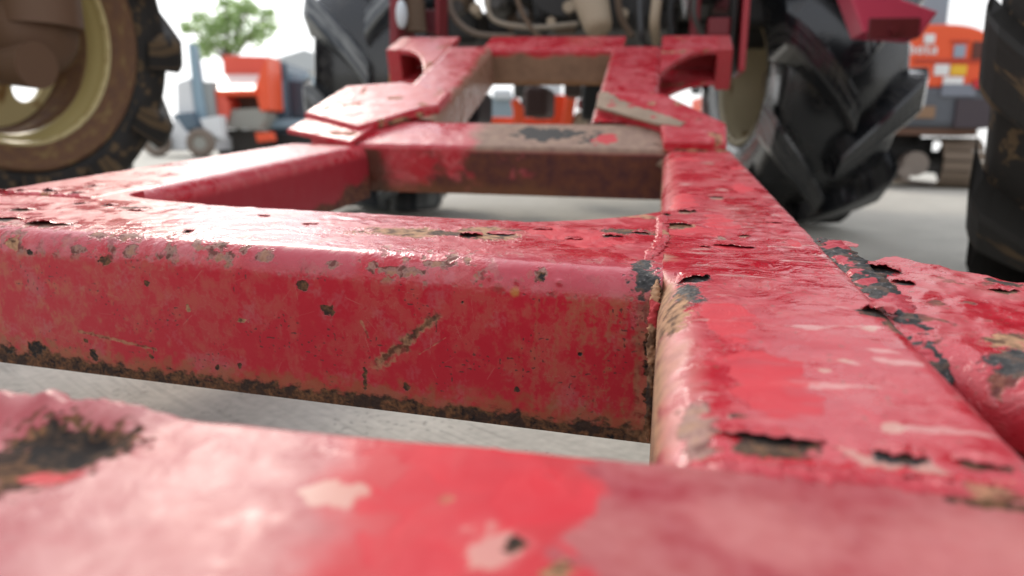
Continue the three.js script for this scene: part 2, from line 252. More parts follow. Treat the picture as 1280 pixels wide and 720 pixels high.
// --- the cross beam in focus
const CB = outline(0.413, 0.56, 0.099, 0.018, 0.008), SKEW = -0.085;
{
  const A0 = -0.92, A1 = 0.004, cq = (u, v) => [u, CB.q2 + v - SKEW * u - CB.s0 - 0.018];
  const list = FEATURE(`-.44 .09 .005 .006 T; -.424 .085 .003 .002 K; -.385 .089 .007 .003 G; -.363 .083 .005 .003 R; -.343 .089 .006 .005 G; -.312 .095 .005 .006 G; -.374 .102 .007 .005 G; -.351 .104 .007 .006 G; -.24 .094 .006 .006 G; -.275 .092 .008 .004 G; -.258 .099 .003 .004 G; -.275 .1 .003 .004 G; -.194 .092 .004 .003 G; -.214 .078 .0035 .0035 R; -.198 .063 .0045 .0035 R;
    -.432 .014 .009 .005 K; -.455 .01 .004 .003 K; -.381 .014 .003 .005 K; -.387 .024 .0016 .0016 R; -.265 .019 .0016 .0016 R; -.333 .018 .002 .0016 R; -.282 .016 .002 .0016 R; -.169 .092 .004 .004 G; -.15 .091 .014 .003 G; -.129 .097 .006 .003 G; -.12 .104 .004 .009 G; -.064 .095 .004 .005 G; -.064 .094 .0026 .003 K; -.089 .086 .004 .003 B; -.094 .091 .002 .002 B; -.053 .091 .003 .002 B; -.078 .09 .002 .002 B; -.078 .083 .004 .004 O;
    -.175 .02 .0016 .008 R; -.147 .018 .0025 .0025 R; -.077 .024 .0016 .0016 R; -.006 .101 .007 .022 D; -.001 .059 .003 .007 K; -.002 .046 .003 .004 R; -.001 .03 .003 .004 R; -.171 .17 .03 .02 T; -.121 .178 .027 .022 T; -.14 .172 .012 .009 R; -.1 .19 .01 .008 R;
    -.03 .18 .012 .012 F; -.06 .195 .03 .02 F; -.02 .215 .02 .009 R; -.075 .21 .01 .01 F; -.045 .165 .016 .012 F; -.54 .14 .02 .01 G; -.6 .08 .01 .01 G; -.66 .1 .012 .01 T; -.7 .03 .02 .02 R; -.45 .18 .02 .01 P; -.42 .2 .012 .008 R; -.33 .07 .002 .002 R; -.3 .055 .0014 .003 T; -.26 .05 .004 .0014 T; -.04 .05 .0012 .0012 K; -.11 .075 .0012 .0012 K`).concat(bare('cross', cq));
  const seg = (a, q, x0, y0, x1, y1) => { const dx = x1 - x0, dy = y1 - y0, t = clamp(((a - x0) * dx + (q - y0) * dy) / (dx * dx + dy * dy)); return [Math.hypot(a - x0 - dx * t, q - y0 - dy * t), t]; };
  const strokes = [[-0.1263, 0.0651, -0.147, 0.046, 0.0028, 'T', 0.85], [-0.128, 0.0635, -0.1632, 0.033, 0.0018, 'R', 0.75], [-0.147, 0.046, -0.166, 0.03, 0.004, 'T', 0.75], [-0.392, 0.0308, -0.3292, 0.0236, 0.0011, 'T', 0.75], [-0.1755, 0.0572, -0.1717, 0.0478, 0.0009, 'T', 0.6], [-0.138, 0.04, -0.121, 0.052, 0.0004, 'T', 0.5]];
  const hair = []; for (let i = 0; i < 170; i++) { const x = rr(A0, 0), y = rr(0.015, 0.088), l = rr(0.002, 0.014), t = rr(0, PI); hair.push([x, y, x + l * Math.cos(t), y + l * Math.sin(t), rr(0.00009, 0.00022), rr(0.15, 0.5)]); }
  const paint = (a, q, o) => {
    const up = ss(CB.q1, CB.q1 + 0.01, q);                      // 0 on the near face, 1 on the round and the top
    oldPaint(a, q, o, 0.02, 1.2);
    // near face: smoother crimson with an ochre film rubbed on in wisps
    const w1 = fbm(a * 26, q * 22, 5), w2 = fbm(a * 110 + 3, q * 90, 5), w3 = fbm(a * 420, q * 360, 3), drip = fbm(a * 190, q * 18, 4);
    let r = 0.48, g = 0.012, b = 0.03, k = 0.36 + 0.1 * w2, h = 0.00003 * w3 + 0.00005 * w2;
    const right = ss(-0.12, -0.01, a), left = ss(-0.22, -0.46, a);
    const film = clamp(0.52 * ss(-0.2, 0.5, w1 * 0.7 + 0.75 * w2 + 0.3 * w3 + 0.1 * right + 0.14 * left));
    r = lerp(r, 0.46, film); g = lerp(g, 0.08, film); b = lerp(b, 0.066, film);
    const fil = ss(0.06, 0.0, Math.abs(w2 + 0.2 * w3)) * ss(-0.1, 0.25, w1); r = lerp(r, 0.44, 0.32 * fil); g = lerp(g, 0.16, 0.32 * fil); b = lerp(b, 0.11, 0.32 * fil);
    const streak = clamp(ss(0.0, 0.4, drip + 0.7 * w3 + 0.3 * w2) * right); r = lerp(r, 0.33, 0.55 * streak); g = lerp(g, 0.12, 0.55 * streak); b = lerp(b, 0.06, 0.55 * streak);
    const och = clamp(ss(0.05, 0.45, w2 + 0.3 * w3) * (left * 0.9 + 0.2 + 0.3 * right)); r = lerp(r, 0.43, 0.34 * och); g = lerp(g, 0.17, 0.34 * och); b = lerp(b, 0.075, 0.34 * och);
    const pale = ss(0.1, 0.5, fbm(a * 34 + 70, q * 34, 5) + 0.3 * w3); r = lerp(r, 0.45, 0.4 * pale); g = lerp(g, 0.14, 0.4 * pale); b = lerp(b, 0.15, 0.4 * pale);
    const dot = ss(0.52, 0.62, n2(a * 430 + 9, q * 430)) * ss(0.1, 0.3, n2(a * 37, q * 37)); r = lerp(r, 0.07, dot * 0.8); g = lerp(g, 0.03, dot * 0.8); b = lerp(b, 0.025, dot * 0.8); h -= 0.0001 * dot;
    o.r = lerp(r, o.r, up); o.g = lerp(g, o.g, up); o.b = lerp(b, o.b, up); o.k = lerp(k, o.k, up); o.h = lerp(h, o.h, up);
    // smooth untouched gloss on the round towards the right and in the middle, scuffed crown elsewhere
    const sm = up * ss(0.13, 0.105, q) * ss(-0.02, 0.2, fbm(a * 12 + 4, 2, 2) + 0.5 * right); if (sm > 0) { mixc(o, 0.46, 0.06, 0.085, 0.7 * sm); o.h *= 1 - 0.8 * sm; o.k = lerp(o.k, 0.26, sm); }
    const crown = ss(0.08, 0.086, q) * ss(0.135, 0.112, q) * (1 - 0.8 * sm), sc = fbm(a * 90 + q * 40, q * 70 - a * 30, 5);
    if (crown > 0) { const m = crown * ss(0.16, 0.36, sc + 0.14 * left + 0.3 * w3); if (m > 0) rustColor('G', a, q, o, m * 0.8); const pp = crown * ss(0.0, 0.25, fbm(a * 70, q * 70 + 9, 4)); mixc(o, 0.54, 0.16, 0.18, 0.45 * pp); o.h += 0.00035 * crown * fbm(a * 240, q * 240, 3); }
    const gl = ss(0.1, 0.11, q) * ss(-0.19, -0.22, a) * ss(-0.4, -0.36, a) * ss(0.02, -0.2, fbm(a * 40, q * 40 + 8, 4) - 0.15); o.k = lerp(o.k, 0.2, gl * 0.8);
    // rust creeping up from the lower edge and round the weld at the right
    const lowr = 0.009 + 0.004 * fbm(a * 30, 3, 4) + 0.005 * ss(-0.3, -0.45, a) * ss(-0.1, 0.3, fbm(a * 30, 8, 2));
    const m2 = ss(lowr + 0.012, lowr + 0.001, q + 0.014 * fbm(a * 120 + 5, q * 120, 4)); mixc(o, 0.27, 0.115, 0.045, 0.6 * m2);
    const m1 = ss(lowr + 0.002, lowr - 0.002, q + 0.006 * fbm(a * 140, q * 200, 4)); if (m1 > 0) rustColor('R', a, q, o, m1);
    const mr = ss(-0.013, 0.0, a + 0.012 * fbm(a * 120, q * 90, 4)) * ss(0.1, 0.08, q); if (mr > 0) rustColor('T', a, q, o, mr * 0.6);
    for (const s of strokes) { const [d] = seg(a, q, s[0], s[1], s[2], s[3]); if (d < s[4] * 3) { const m = ss(1.35, 0.4, d / s[4] + 1.3 * fbm(a * 230, q * 230, 4)) * s[6]; if (m > 0) rustColor(s[5], a, q, o, m); } }
    for (const s of hair) { if (Math.abs(a - s[0]) > 0.02 || Math.abs(q - s[1]) > 0.02) continue; const [d] = seg(a, q, s[0], s[1], s[2], s[3]); if (d < s[4] * 2) mixc(o, 0.5, 0.26, 0.2, s[5] * ss(s[4] * 1.6, 0, d)); }
    features(list, a, q, o);
  };
  const bumps = list.filter(f => f.t === 'B' || f.t === 'D');
  const big = (a, q) => {
    let b = 0.0002 * fbm(a * 30, q * 30, 3);
    if (q > CB.q1) { const m = ss(CB.q1, CB.q1 + 0.04, q); b += m * (0.0006 * fbm(a * 40, q * 40, 3) + 0.0012 * ss(-0.13, 0, a) * fbm(a * 90, q * 90, 4) + 0.0016 * Math.max(0, fbm(a * 55 + 30, q * 55, 2) - 0.1) * ss(0.17, 0.2, q)); }
    for (const f of bumps) { const d = Math.hypot((a - f.a) / f.ra, (q - f.q) / f.rq); if (d < 1.3) b += (f.t === 'B' ? 0.0016 : -0.001) * ss(1.2, 0.3, d); }
    return b;
  };
  const g = sweep(CB, A0, A1, 560, 170, (a, s, w) => [a, w, -(s + SKEW * a)], big);
  part(frame, 'cross_beam', g, surfaceMaterial(2048, 1024, A0, A1, 0, CB.q5, paint), 'red cross beam with rust along its lower edge, in sharp focus');
  flakes('cross', (u, v) => big(...cq(u, v)));
}

// --- right rail, running away from the camera
const RR = outline(0.002, 0.108, 0.085, 0.02, 0.01);
const rq = u => u < 0.022 ? RR.q1 + (RR.q2 - RR.q1) * (0.45 + 0.55 * clamp((u - 0.002) / 0.02)) : RR.q2 + u - 0.022;
{
  const A0 = 0.192, A1 = 1.25;
  const list = FEATURE(`.042 .528 .003 .006 G; .013 .384 .008 .022 D; .006 .36 .008 .03 T; .091 .337 .004 .005 W; .072 .291 .004 .004 W; .062 .279 .003 .003 W; .068 .425 .005 .006 P; .033 .338 .010 .034 F; .039 .268 .017 .032 F;
    .029 .230 .004 .004 R; .034 .211 .012 .006 R; .074 .235 .005 .006 W; .013 .224 .006 .02 G; .104 .345 .006 .012 R; .06 .64 .02 .05 P; .05 .72 .006 .012 G; .08 .8 .01 .03 F; .03 .55 .02 .02 F; .045 .59 .012 .03 F; .088 .52 .004 .01 F; .02 .7 .012 .05 F; .09 .99 .008 .02 F; .03 1.1 .02 .03 F; .06 1.05 .008 .012 G; .07 .21 .02 .006 W`)
    .map(f => ({ a: f.q, q: rq(f.a), ra: f.rq, rq: f.ra, t: f.t })).concat(bare('rail', (u, v) => [v, rq(u)], 1));
  const paint = (a, q, o) => {
    oldPaint(a, q, o, 0.04 + 0.1 * ss(0.13, 0.16, q) - 0.1 * ss(0.6, 0.4, a) * ss(0.14, 0.11, q), 0.9);
    const top = ss(RR.q2 - 0.012, RR.q2 + 0.004, q);
    const f = fbm(a * 160, q * 160, 3), e = fbm(a * 30, q * 30, 4);
    // left side wall: bare tan rust below the shoulder
    const m = 1 - ss(0.07, 0.086, q + 0.02 * e + 0.012 * ss(0.5, 0.7, a)); if (m > 0) { rustColor(e > 0.1 ? 'R' : 'T', a, q, o, m * 0.95); const v = 0.3 + 0.1 * f; mixc(o, v * 1.25, v * 0.75, v * 0.42, 0.45 * m * ss(0.25, -0.1, e)); }
    const sh = ss(0.072, 0.08, q) * ss(0.097, 0.087, q) * ss(0.36, 0.34, a + 0.02 * e); if (sh > 0) mixc(o, 0.6, 0.26, 0.24, 0.5 * sh);
    // whitish scuffs lying across the rail
    const act = top * ss(0.33, 0.45, a) * ss(0.85, 0.6, a); if (act > 0) { const z = fbm(a * 130 + 4 * fbm(a * 30, q * 30, 2), q * 55, 4); o.h += act * (0.00045 * z + 0.00025 * ss(0.05, 0.12, z)); mixc(o, 0.62, 0.3, 0.3, 0.25 * act * ss(0.22, 0.34, z)); o.k -= 0.06 * act; }
    const w = ss(0.3, 0.42, fbm(a * 70 + 13, q * 26, 4)) * top; mixc(o, 0.66, 0.36, 0.33, 0.6 * w); o.h += 0.0001 * w;
    features(list, a, q, o);
  };
  const big = (a, q) => { const t = ss(RR.q1, RR.q2, q), an = clamp((q - RR.q1) / (RR.q2 - RR.q1)) * PI / 2, fill = q > RR.q1 && q < RR.q2 ? 0.02 * (1 / Math.max(Math.cos(an), Math.sin(an)) - 1) * ss(0.405, 0.432, a) * ss(0.665, 0.635, a) : 0; return fill - 0.004 * ss(0.212, 0.194, a) + 0.0003 * fbm(a * 25, q * 25, 3) + t * (0.0007 * fbm(a * 70, q * 45, 3) + 0.0012 * ss(0.46, 0.52, a) * ss(0.68, 0.6, a) * fbm(a * 110, q * 60 + 4, 3) + 0.001 * ss(0.24, 0.2, a) * fbm(a * 120, q * 70, 3)); };
  const g = sweep(RR, A0, A1, 620, 130, (a, s, w) => [s, w, -a], big);
  part(frame, 'side_rail', g, surfaceMaterial(2048, 768, A0, A1, 0, RR.q5, paint), 'right rail with scaly pink-red paint');
  flakes('rail', (u, v) => (u < 0.022 && v > 0.42 && v < 0.65 ? 0 : big(v, rq(u))) - (u < 0.022 && (v < 0.42 || v > 0.65) ? 0.02 * (1 - Math.sqrt(Math.max(0, 1 - Math.pow((0.022 - u) / 0.02, 2)))) : 0));
}

// --- left rail beyond the cross beam
{
  const L = outline(-0.632, -0.487, 0.088, 0.01, 0.018), A0 = 0.56, A1 = 1.25, lq = (u, v) => [v, L.q2 + u + 0.622], list = bare('left', lq, 1);
  const big = (a, q) => 0.0006 * fbm(a * 40, q * 40, 3);
  const paint = (a, q, o) => { oldPaint(a, q, o, 0.22, 0.9); const side = ss(L.q4 - 0.004, L.q4 + 0.006, q); mixc(o, 0.3, 0.012, 0.025, 0.9 * side); o.h *= 1 - 0.8 * side; o.k = lerp(o.k, 0.5, side); const e = fbm(a * 14, q * 30, 4); const low = ss(L.q5 - 0.02, L.q5 - 0.002, q + 0.025 * e + 0.02 * ss(1.0, 1.25, a)); if (low) rustColor('R', a, q, o, low * 0.9); features(list, a, q, o); };
  const g = sweep(L, A0, A1, 200, 70, (a, s, w) => [s, w - 0.0018, -a], big);
  flakes('left', (u, v) => big(...lq(u, v)) - 0.0018);
  part(frame, 'side_rail', g, surfaceMaterial(1024, 512, A0, A1, 0, L.q5, paint), 'left rail, pink on top and dull red on its inner side');
}

// --- front beam, nearest to the camera and out of focus
{
  const F = outline(-0.16, 0.2, 0.085, 0.02, 0.005), A0 = -0.6, A1 = 0.6, top = v => F.q2 + v - (-0.16 + 0.02);
  const list = FEATURE(`-.074 .163 .012 .010 W; -.049 .168 .0022 .0022 T; -.034 .149 .009 .009 W; -.032 .15 .01 .009 P; -.028 .151 .002 .0035 K; -.017 .143 .004 .0035 T; -.042 .172 .028 .026 F; -.05 .15 .014 .012 F; .086 .192 .008 .003 R; -.172 .166 .02 .02 R; -.165 .176 .018 .013 K; -.155 .16 .008 .006 F; .03 .165 .02 .015 P; .07 .16 .03 .02 P; .02 .13 .02 .008 F; -.05 .185 .02 .012 F; -.025 .175 .014 .014 F`)
    .map(f => ({ a: f.a, q: top(f.q), ra: f.ra, rq: f.rq, t: f.t }));
  const paint = (a, q, o) => { oldPaint(a, q, o, 0.16 + 0.3 * ss(-0.07, -0.12, a) + 0.12 * ss(0, 0.04, a), 1.3); const wa = a + 0.012 * fbm(a * 45, q * 45 + 3, 5), wv = q - F.q2 - 0.14 + 0.01 * fbm(a * 50 + 9, q * 50, 5), c = fbm(a * 30, q * 30 + 70, 5);
    const right = ss(-0.017, -0.012, wa), left = ss(-0.066, -0.088, wa + 0.3 * (wv - 0.17)), mid = (1 - right) * (1 - left);
    const gr = fbm(a * 160, q * 160, 4); mixc(o, 0.36 + 0.1 * c + 0.06 * gr, 0.088 + 0.1 * c + 0.05 * gr, 0.09 + 0.08 * c + 0.05 * gr, 0.85 * right); mixc(o, 0.38 + 0.14 * c + 0.06 * gr, 0.1 + 0.16 * c + 0.05 * gr, 0.105 + 0.14 * c + 0.05 * gr, 0.85 * left); mixc(o, 0.5, 0.012 + 0.02 * Math.abs(c), 0.022 + 0.02 * Math.abs(c), 0.92 * mid);
    o.k = lerp(o.k, 0.55, Math.max(right, mid) * 0.8); const back = ss(F.q4 - 0.004, F.q4 + 0.004, q); mixc(o, 0.3, 0.08, 0.05, 0.6 * back); features(list, a, q, o); o.h *= 0.45; o.k += 0.06; };
  const big = (a, q) => { const v = q - F.q2 - 0.14; let b = 0.0008 * fbm(a * 30, q * 30, 3); const l = ss(-0.135, -0.165, a); b += l * ss(0.184, 0.193, v) * 0.004 * (1 + fbm(a * 120, q * 90, 2)) - 0.003 * ss(-0.147, -0.155, a) * ss(0.185, 0.18, v) * ss(0.15, 0.165, v); return b + 0.0012 * Math.max(0, fbm(a * 110, q * 110, 2) - 0.1) * ss(0.185, 0.195, v); };
  const g = sweep(F, A0, A1, 480, 130, (a, s, w) => [a, w - 0.0006, -s], big);
  part(frame, 'front_beam', g, surfaceMaterial(2048, 1024, A0, A1, 0, F.q5, paint, undefined, { specularIntensity: 0.5 }), 'nearest beam, blurred pink and bright red');
}

// --- slanting brace on the right
{
  const B = outline(-0.084, 0.075, 0.09, 0.02, 0.01), A0 = -0.02, A1 = 0.5;
  const dir = [0.66, -0.751], nor = [0.751, 0.66], o0 = [0.108, 0.447], bq = (u, v) => [(u - o0[0]) * dir[0] + (v - o0[1]) * dir[1], B.q2 + (u - o0[0]) * nor[0] + (v - o0[1]) * nor[1] + 0.084 - 0.02];
  const list = FEATURE('.122 .104 .011 .015 D; .104 .124 .01 .012 T; .03 .2 .012 .02 P; .06 .2 .02 .012 P; .1 .19 .008 .005 R; .16 .15 .02 .02 T; .05 .225 .01 .006 K; .12 .21 .02 .01 P; .02 .16 .008 .008 R; .2 .2 .03 .02 F').concat(bare('brace', bq));
  const paint = (a, q, o) => { oldPaint(a, q, o, 0.1, 1.3); const f = ss(B.q1 + 0.012, B.q1 - 0.004, q); mixc(o, 0.42, 0.02, 0.03, 0.8 * f); const e = ss(0.25, 0.4, fbm(a * 45, q * 45, 4)); if (e) rustColor('R', a, q, o, e * 0.8); features(list, a, q, o); };
  const big = (a, q) => 0.0005 * fbm(a * 30, q * 30, 3) + ss(B.q1, B.q2, q) * (0.0012 * fbm(a * 80, q * 80, 3) + 0.002 * Math.max(0, fbm(a * 60 + 8, q * 60, 3) - 0.05) * ss(B.q3 - 0.05, B.q3, q));
  const g = sweep(B, A0, A1, 260, 110, (a, s, w) => [o0[0] + dir[0] * a + nor[0] * s, w - 0.003, -(o0[1] + dir[1] * a + nor[1] * s)], big);
  flakes('brace', (u, v) => big(...bq(u, v)) - 0.003);
  part(frame, 'brace', g, surfaceMaterial(1024, 768, A0, A1, 0, B.q5, paint), 'slanting brace joining the right rail from the right');
}

// --- weld beads: lumpy runs along the joints
function bead(name, pts, r, material, flat = 1, lump = 0.35, n = 120) {
  const c = new THREE.CatmullRomCurve3(pts.map(p => V3(p[0], p[1], -p[2]))), g = new THREE.TubeGeometry(c, n, 1, 12), p = g.attributes.position;
  for (let i = 0; i <= n; i++) { const t = i / n, q = c.getPointAt(t), ends = Math.min(1, 8 * t + 0.25, 8 * (1 - t) + 0.25); for (let j = 0; j <= 12; j++) { const k = i * 13 + j, x = p.getX(k) - q.x, y = p.getY(k) - q.y, z = p.getZ(k) - q.z, s = r * ends * (1 + lump * fbm(t * n * 0.22 + r * 900, j * 0.55, 3) + lump * 0.6 * fbm(t * n * 0.9 + r * 500, j * 1.3, 3)); p.setXYZ(k, q.x + x * s, q.y + y * s * flat, q.z + z * s); } }
  const uv = g.attributes.uv, len = c.getLength(); for (let i = 0; i < uv.count; i++) uv.setXY(i, uv.getX(i) * len, uv.getY(i) * r * 6);
  g.computeVertexNormals(); return part(frame, name, g, material);
}
bead('weld_bead', [[0.001, -0.085, 0.387], [0.001, -0.05, 0.387], [0.0, -0.02, 0.394], [0.001, -0.004, 0.42]], 0.0024, RUSTY, 1, 0.9);
bead('weld_bead', [[0.111, -0.003, 0.555], [0.112, -0.004, 0.5], [0.114, -0.0045, 0.44], [0.115, -0.006, 0.38], [0.113, -0.009, 0.33], [0.111, -0.016, 0.305]], 0.0105, METAL, 0.42, 0.6, 160);
bead('weld_bead', [[-0.006, 0.0, 0.45], [0.002, 0.0006, 0.5], [0.003, 0.0004, 0.56], [0.003, 0, 0.62]], 0.0042, WORN, 0.4, 0.7);
bead('weld_bead', [[-0.63, -0.001, 0.622], [-0.56, -0.001, 0.612], [-0.5, -0.001, 0.606]], 0.004, WORN, 0.6, 0.6);
bead('weld_bead', [[0.012, -0.0022, 0.2], [0.05, -0.0018, 0.201], [0.105, -0.0022, 0.2]], 0.007, WORN, 0.32, 0.5);

// --- corner plates between the rails and the cross beam
function plateGeometry(pts, t, y, bevel = 0.002) {
  const s = new THREE.Shape(pts.map(p => new THREE.Vector2(p[0], p[1])));
  const g = new THREE.ExtrudeGeometry(s, { depth: t - 2 * bevel, bevelEnabled: true, bevelThickness: bevel, bevelSize: bevel, bevelOffset: -bevel, bevelSegments: 2, curveSegments: 8 });
  return g.rotateX(-PI / 2).translate(0, y - t + bevel, 0);
}
{
  const c = []; for (let i = 0; i <= 10; i++) { const t = i / 10; c.push([lerp(-0.12, 0.004, t), 0.566 + 0.08 * Math.pow(t, 1.5) - 0.012 * Math.sin(PI * t) * t]); }
  part(frame, 'corner_plate', plateGeometry([[-0.13, 0.54], ...c, [0.004, 0.53]], 0.02, -0.0012), WORN);
  const d = []; for (let i = 0; i <= 12; i++) { const t = i / 12; d.push([-0.489 + 0.004 * t + 0.105 * Math.pow(t, 2.2), 0.665 - 0.067 * Math.pow(t, 0.62)]); }
  part(frame, 'corner_plate', plateGeometry([[-0.5, 0.58], [-0.5, 0.665], ...d, [-0.38, 0.58]], 0.03, -0.0012), WORN);
}

// --- upper, steeper half of the frame
{
  const B3 = outline(0.0, 0.122, 0.084, 0.008, 0.008), A0 = -0.5, A1 = 0.006;
  const paint = (a, q, o) => {
    oldPaint(a, q, o, 0.1, 0.8); const e = fbm(a * 16, q * 16, 4), f = fbm(a * 60, q * 60, 3), face = ss(0.08, 0.072, q);
    const rust = face * ss(-0.3, 0.2, e * 0.9 + 0.25 * f + (a + 0.36) * 3.2 - (q - 0.03) * 4.2); if (rust) { mixc(o, 0.1 + 0.06 * f, 0.028 + 0.02 * f, 0.018, rust); o.k = lerp(o.k, 0.8, rust); }
    const or = face * ss(0.03, 0.0, q + 0.02 * e) * ss(-0.1, -0.2, a); mixc(o, 0.16, 0.065, 0.025, 0.8 * or);
    const lt = face * ss(-0.44, -0.462, a + 0.03 * e); mixc(o, 0.07, 0.04, 0.025, lt * 0.9);
    const tt = (1 - face) * ss(-0.33, -0.29, a + 0.04 * e); mixc(o, 0.24 + 0.1 * f, 0.18 + 0.08 * f, 0.13 + 0.05 * f, tt * 0.9); o.k = lerp(o.k, 0.8, tt);
    const bl = (1 - face) * ss(1, 0.8, Math.hypot((a + 0.17) / 0.05, (q - 0.14) / 0.035) + 1.6 * e + 0.8 * f); mixc(o, 0.03, 0.028, 0.028, bl);
    const rd = (1 - face) * ss(1, 0.8, Math.hypot((a + 0.085) / 0.018, (q - 0.12) / 0.02) + 1.8 * e + 0.8 * f); mixc(o, 0.5, 0.04, 0.05, rd);
  };
  part(frame, 'cross_beam', along(sweep(B3, A0, A1, 120, 60, (a, s, w) => [a, w, -s], (a, q) => 0.0007 * fbm(a * 30, q * 30, 3))), surfaceMaterial(1024, 512, A0, A1, 0, B3.q5, paint), 'second cross beam, brown with rust and out of focus');
  const B4 = outline(0.64, 0.77, 0.084, 0.008, 0.006);
  const paint4 = (a, q, o) => { oldPaint(a, q, o, -0.1, 0.8); const e = fbm(a * 16, q * 16, 4), f = fbm(a * 60, q * 60, 3), face = ss(0.076, 0.062, q + 0.016 * e); const v = 0.2 + 0.06 * e + 0.04 * f; mixc(o, v * 1.05, v * 0.66, v * 0.4, face * 0.95); const low = ss(0.014, 0.004, q + 0.008 * e); mixc(o, 0.2, 0.09, 0.03, low * 0.8); o.k = lerp(o.k, 0.75, face); };
  part(frame, 'cross_beam', along(sweep(B4, -0.43, -0.1, 90, 50, (a, s, w) => [a, w, -s], (a, q) => 0.0006 * fbm(a * 30, q * 30, 3))), surfaceMaterial(512, 256, -0.43, -0.1, 0, B4.q5, paint4), 'far cross beam with a dusty tan face');
  // arms
  const armPaint = side => (a, q, o) => { oldPaint(a, q, o, 0.05, 0.8); const e = fbm(a * 18 + side, q * 18, 4); const inner = side > 0 ? ss(0.085, 0.07, q + 0.02 * e) : ss(0.165, 0.19, q + 0.02 * e); mixc(o, 0.28, 0.19, 0.13, 0.85 * inner); const d = ss(0.2, 0.36, e) * ss(0.4, 0.25, a); mixc(o, 0.3, 0.22, 0.15, d * 0.8); };
  for (const [s0, s1, side] of [[-0.126, -0.012, 1], [-0.518, -0.405, -1]]) {
    const A = outline(s0, s1, 0.082, 0.012, 0.012);
    part(frame, 'arm', along(sweep(A, 0.13, 0.66, 90, 50, (a, s, w) => [s, w + 0.0006, -a], (a, q) => 0.0008 * fbm(a * 30, q * 30, 3))), surfaceMaterial(512, 256, 0.13, 0.66, 0, A.q5, armPaint(side)));
  }
  // step plates at the bend, on solid shoulders
  const R = [[0.002, -0.002], [0.096, 0.003], [0.1, 0.088], [-0.004, 0.25], [-0.116, 0.265], [-0.113, 0.172], [-0.006, 0.082]];
  const Lp = [[-0.644, 0.115], [-0.6, 0.092], [-0.515, 0.045], [-0.492, 0.075], [-0.43, 0.155], [-0.405, 0.17], [-0.405, 0.25], [-0.52, 0.315], [-0.628, 0.285], [-0.64, 0.166]];
  const inset = (p, k) => { const cx = p.reduce((s, q) => s + q[0], 0) / p.length, cy = p.reduce((s, q) => s + q[1], 0) / p.length; return p.map(q => [lerp(q[0], cx, k), lerp(q[1], cy, k)]); };
  const tongue = [[-0.648, 0.045], [-0.507, -0.014], [-0.494, 0.07], [-0.52, 0.1], [-0.63, 0.14]];
  part(frame, 'step_plate', along(plateGeometry(tongue, 0.01, 0.009, 0.003)), WORN);
  for (const p of [R, Lp]) { part(frame, 'shoulder', along(plateGeometry(inset(p, 0.025), 0.082, -0.001)), WORN); part(frame, 'step_plate', along(plateGeometry(p, 0.017, 0.0155, 0.004)), WORN); }
  // dried mud along the inner edge of the right plate, weld at its foot
  const bm = (pts, r, m, flat) => { const mesh = bead('weld_bead', pts, r, m, flat, 0.5, 80); mesh.geometry.applyMatrix4(upper); };
  { const m = [[-0.121, 0.25], [-0.119, 0.165], [-0.06, 0.118], [-0.008, 0.077], [0.03, 0.068], [0.034, 0.09], [0.0, 0.125], [-0.05, 0.168], [-0.09, 0.22], [-0.1, 0.25]], r = []; m.forEach((p, i) => { const n = m[(i + 1) % m.length]; for (let k = 0; k < 6; k++) { const t = k / 6, x = lerp(p[0], n[0], t), y = lerp(p[1], n[1], t), w = i > 3 ? 0.012 : 0.002; r.push([x + w * fbm(x * 60, y * 60, 3), y + w * fbm(x * 60 + 9, y * 60, 3)]); } });
    part(frame, 'dried_mud', along(plateGeometry(r, 0.005, 0.0172, 0.0012)), TAN); }
  bm([[-0.02, -0.01, 0.03], [0.0, -0.012, 0.02], [0.004, -0.03, 0.0]], 0.012, TAN, 0.9);
  bm([[0.0, 0.0, -0.002], [0.05, 0, 0.0], [0.1, 0, 0.003]], 0.004, RUSTY, 0.7);
  bm([[-0.5, -0.01, 0.0], [-0.5, -0.04, 0.0], [-0.5, -0.08, 0.0]], 0.006, RUSTY, 1);
  bm([[-0.49, 0.004, 0.075], [-0.46, 0.004, 0.115], [-0.43, 0.004, 0.152]], 0.005, RUSTY, 0.8);
  // open-sided ends of the far cross beam: webs with curved mouths
  const flange = (x0, x1, dirn) => { const p = [[x0, 0.77], [x1, 0.77], [x1, 0.645]]; const cx = x1, n = 10; for (let i = 0; i <= n; i++) { const t = i / n; p.push([lerp(x1 - dirn * 0.035, x0, t), 0.64 - 0.2 * Math.pow(t, 2.2)]); } return p; };
  for (const [x0, x1, d] of [[-0.014, 0.142, 1], [-0.515, -0.665, -1]]) {
    const p = flange(x0, x1, d);
    part(frame, 'flange', along(plateGeometry(p, 0.012, -0.0005)), WORN);
    part(frame, 'flange', along(plateGeometry(p.map(q => [q[0], q[1] < 0.64 ? lerp(q[1], 0.64, 0.3) : q[1]]), 0.01, -0.074)), WORN);
    part(frame, 'web', along(box(Math.abs(x1 - x0) - 0.004, 0.06, 0.01, (x0 + x1) / 2, -0.043, -0.755)), WORN);
    part(frame, 'end_plate', along(box(0.034, 0.094, 0.125, x1 - d * 0.016, -0.046, -0.7, 0.004)), WORN);
  }
}

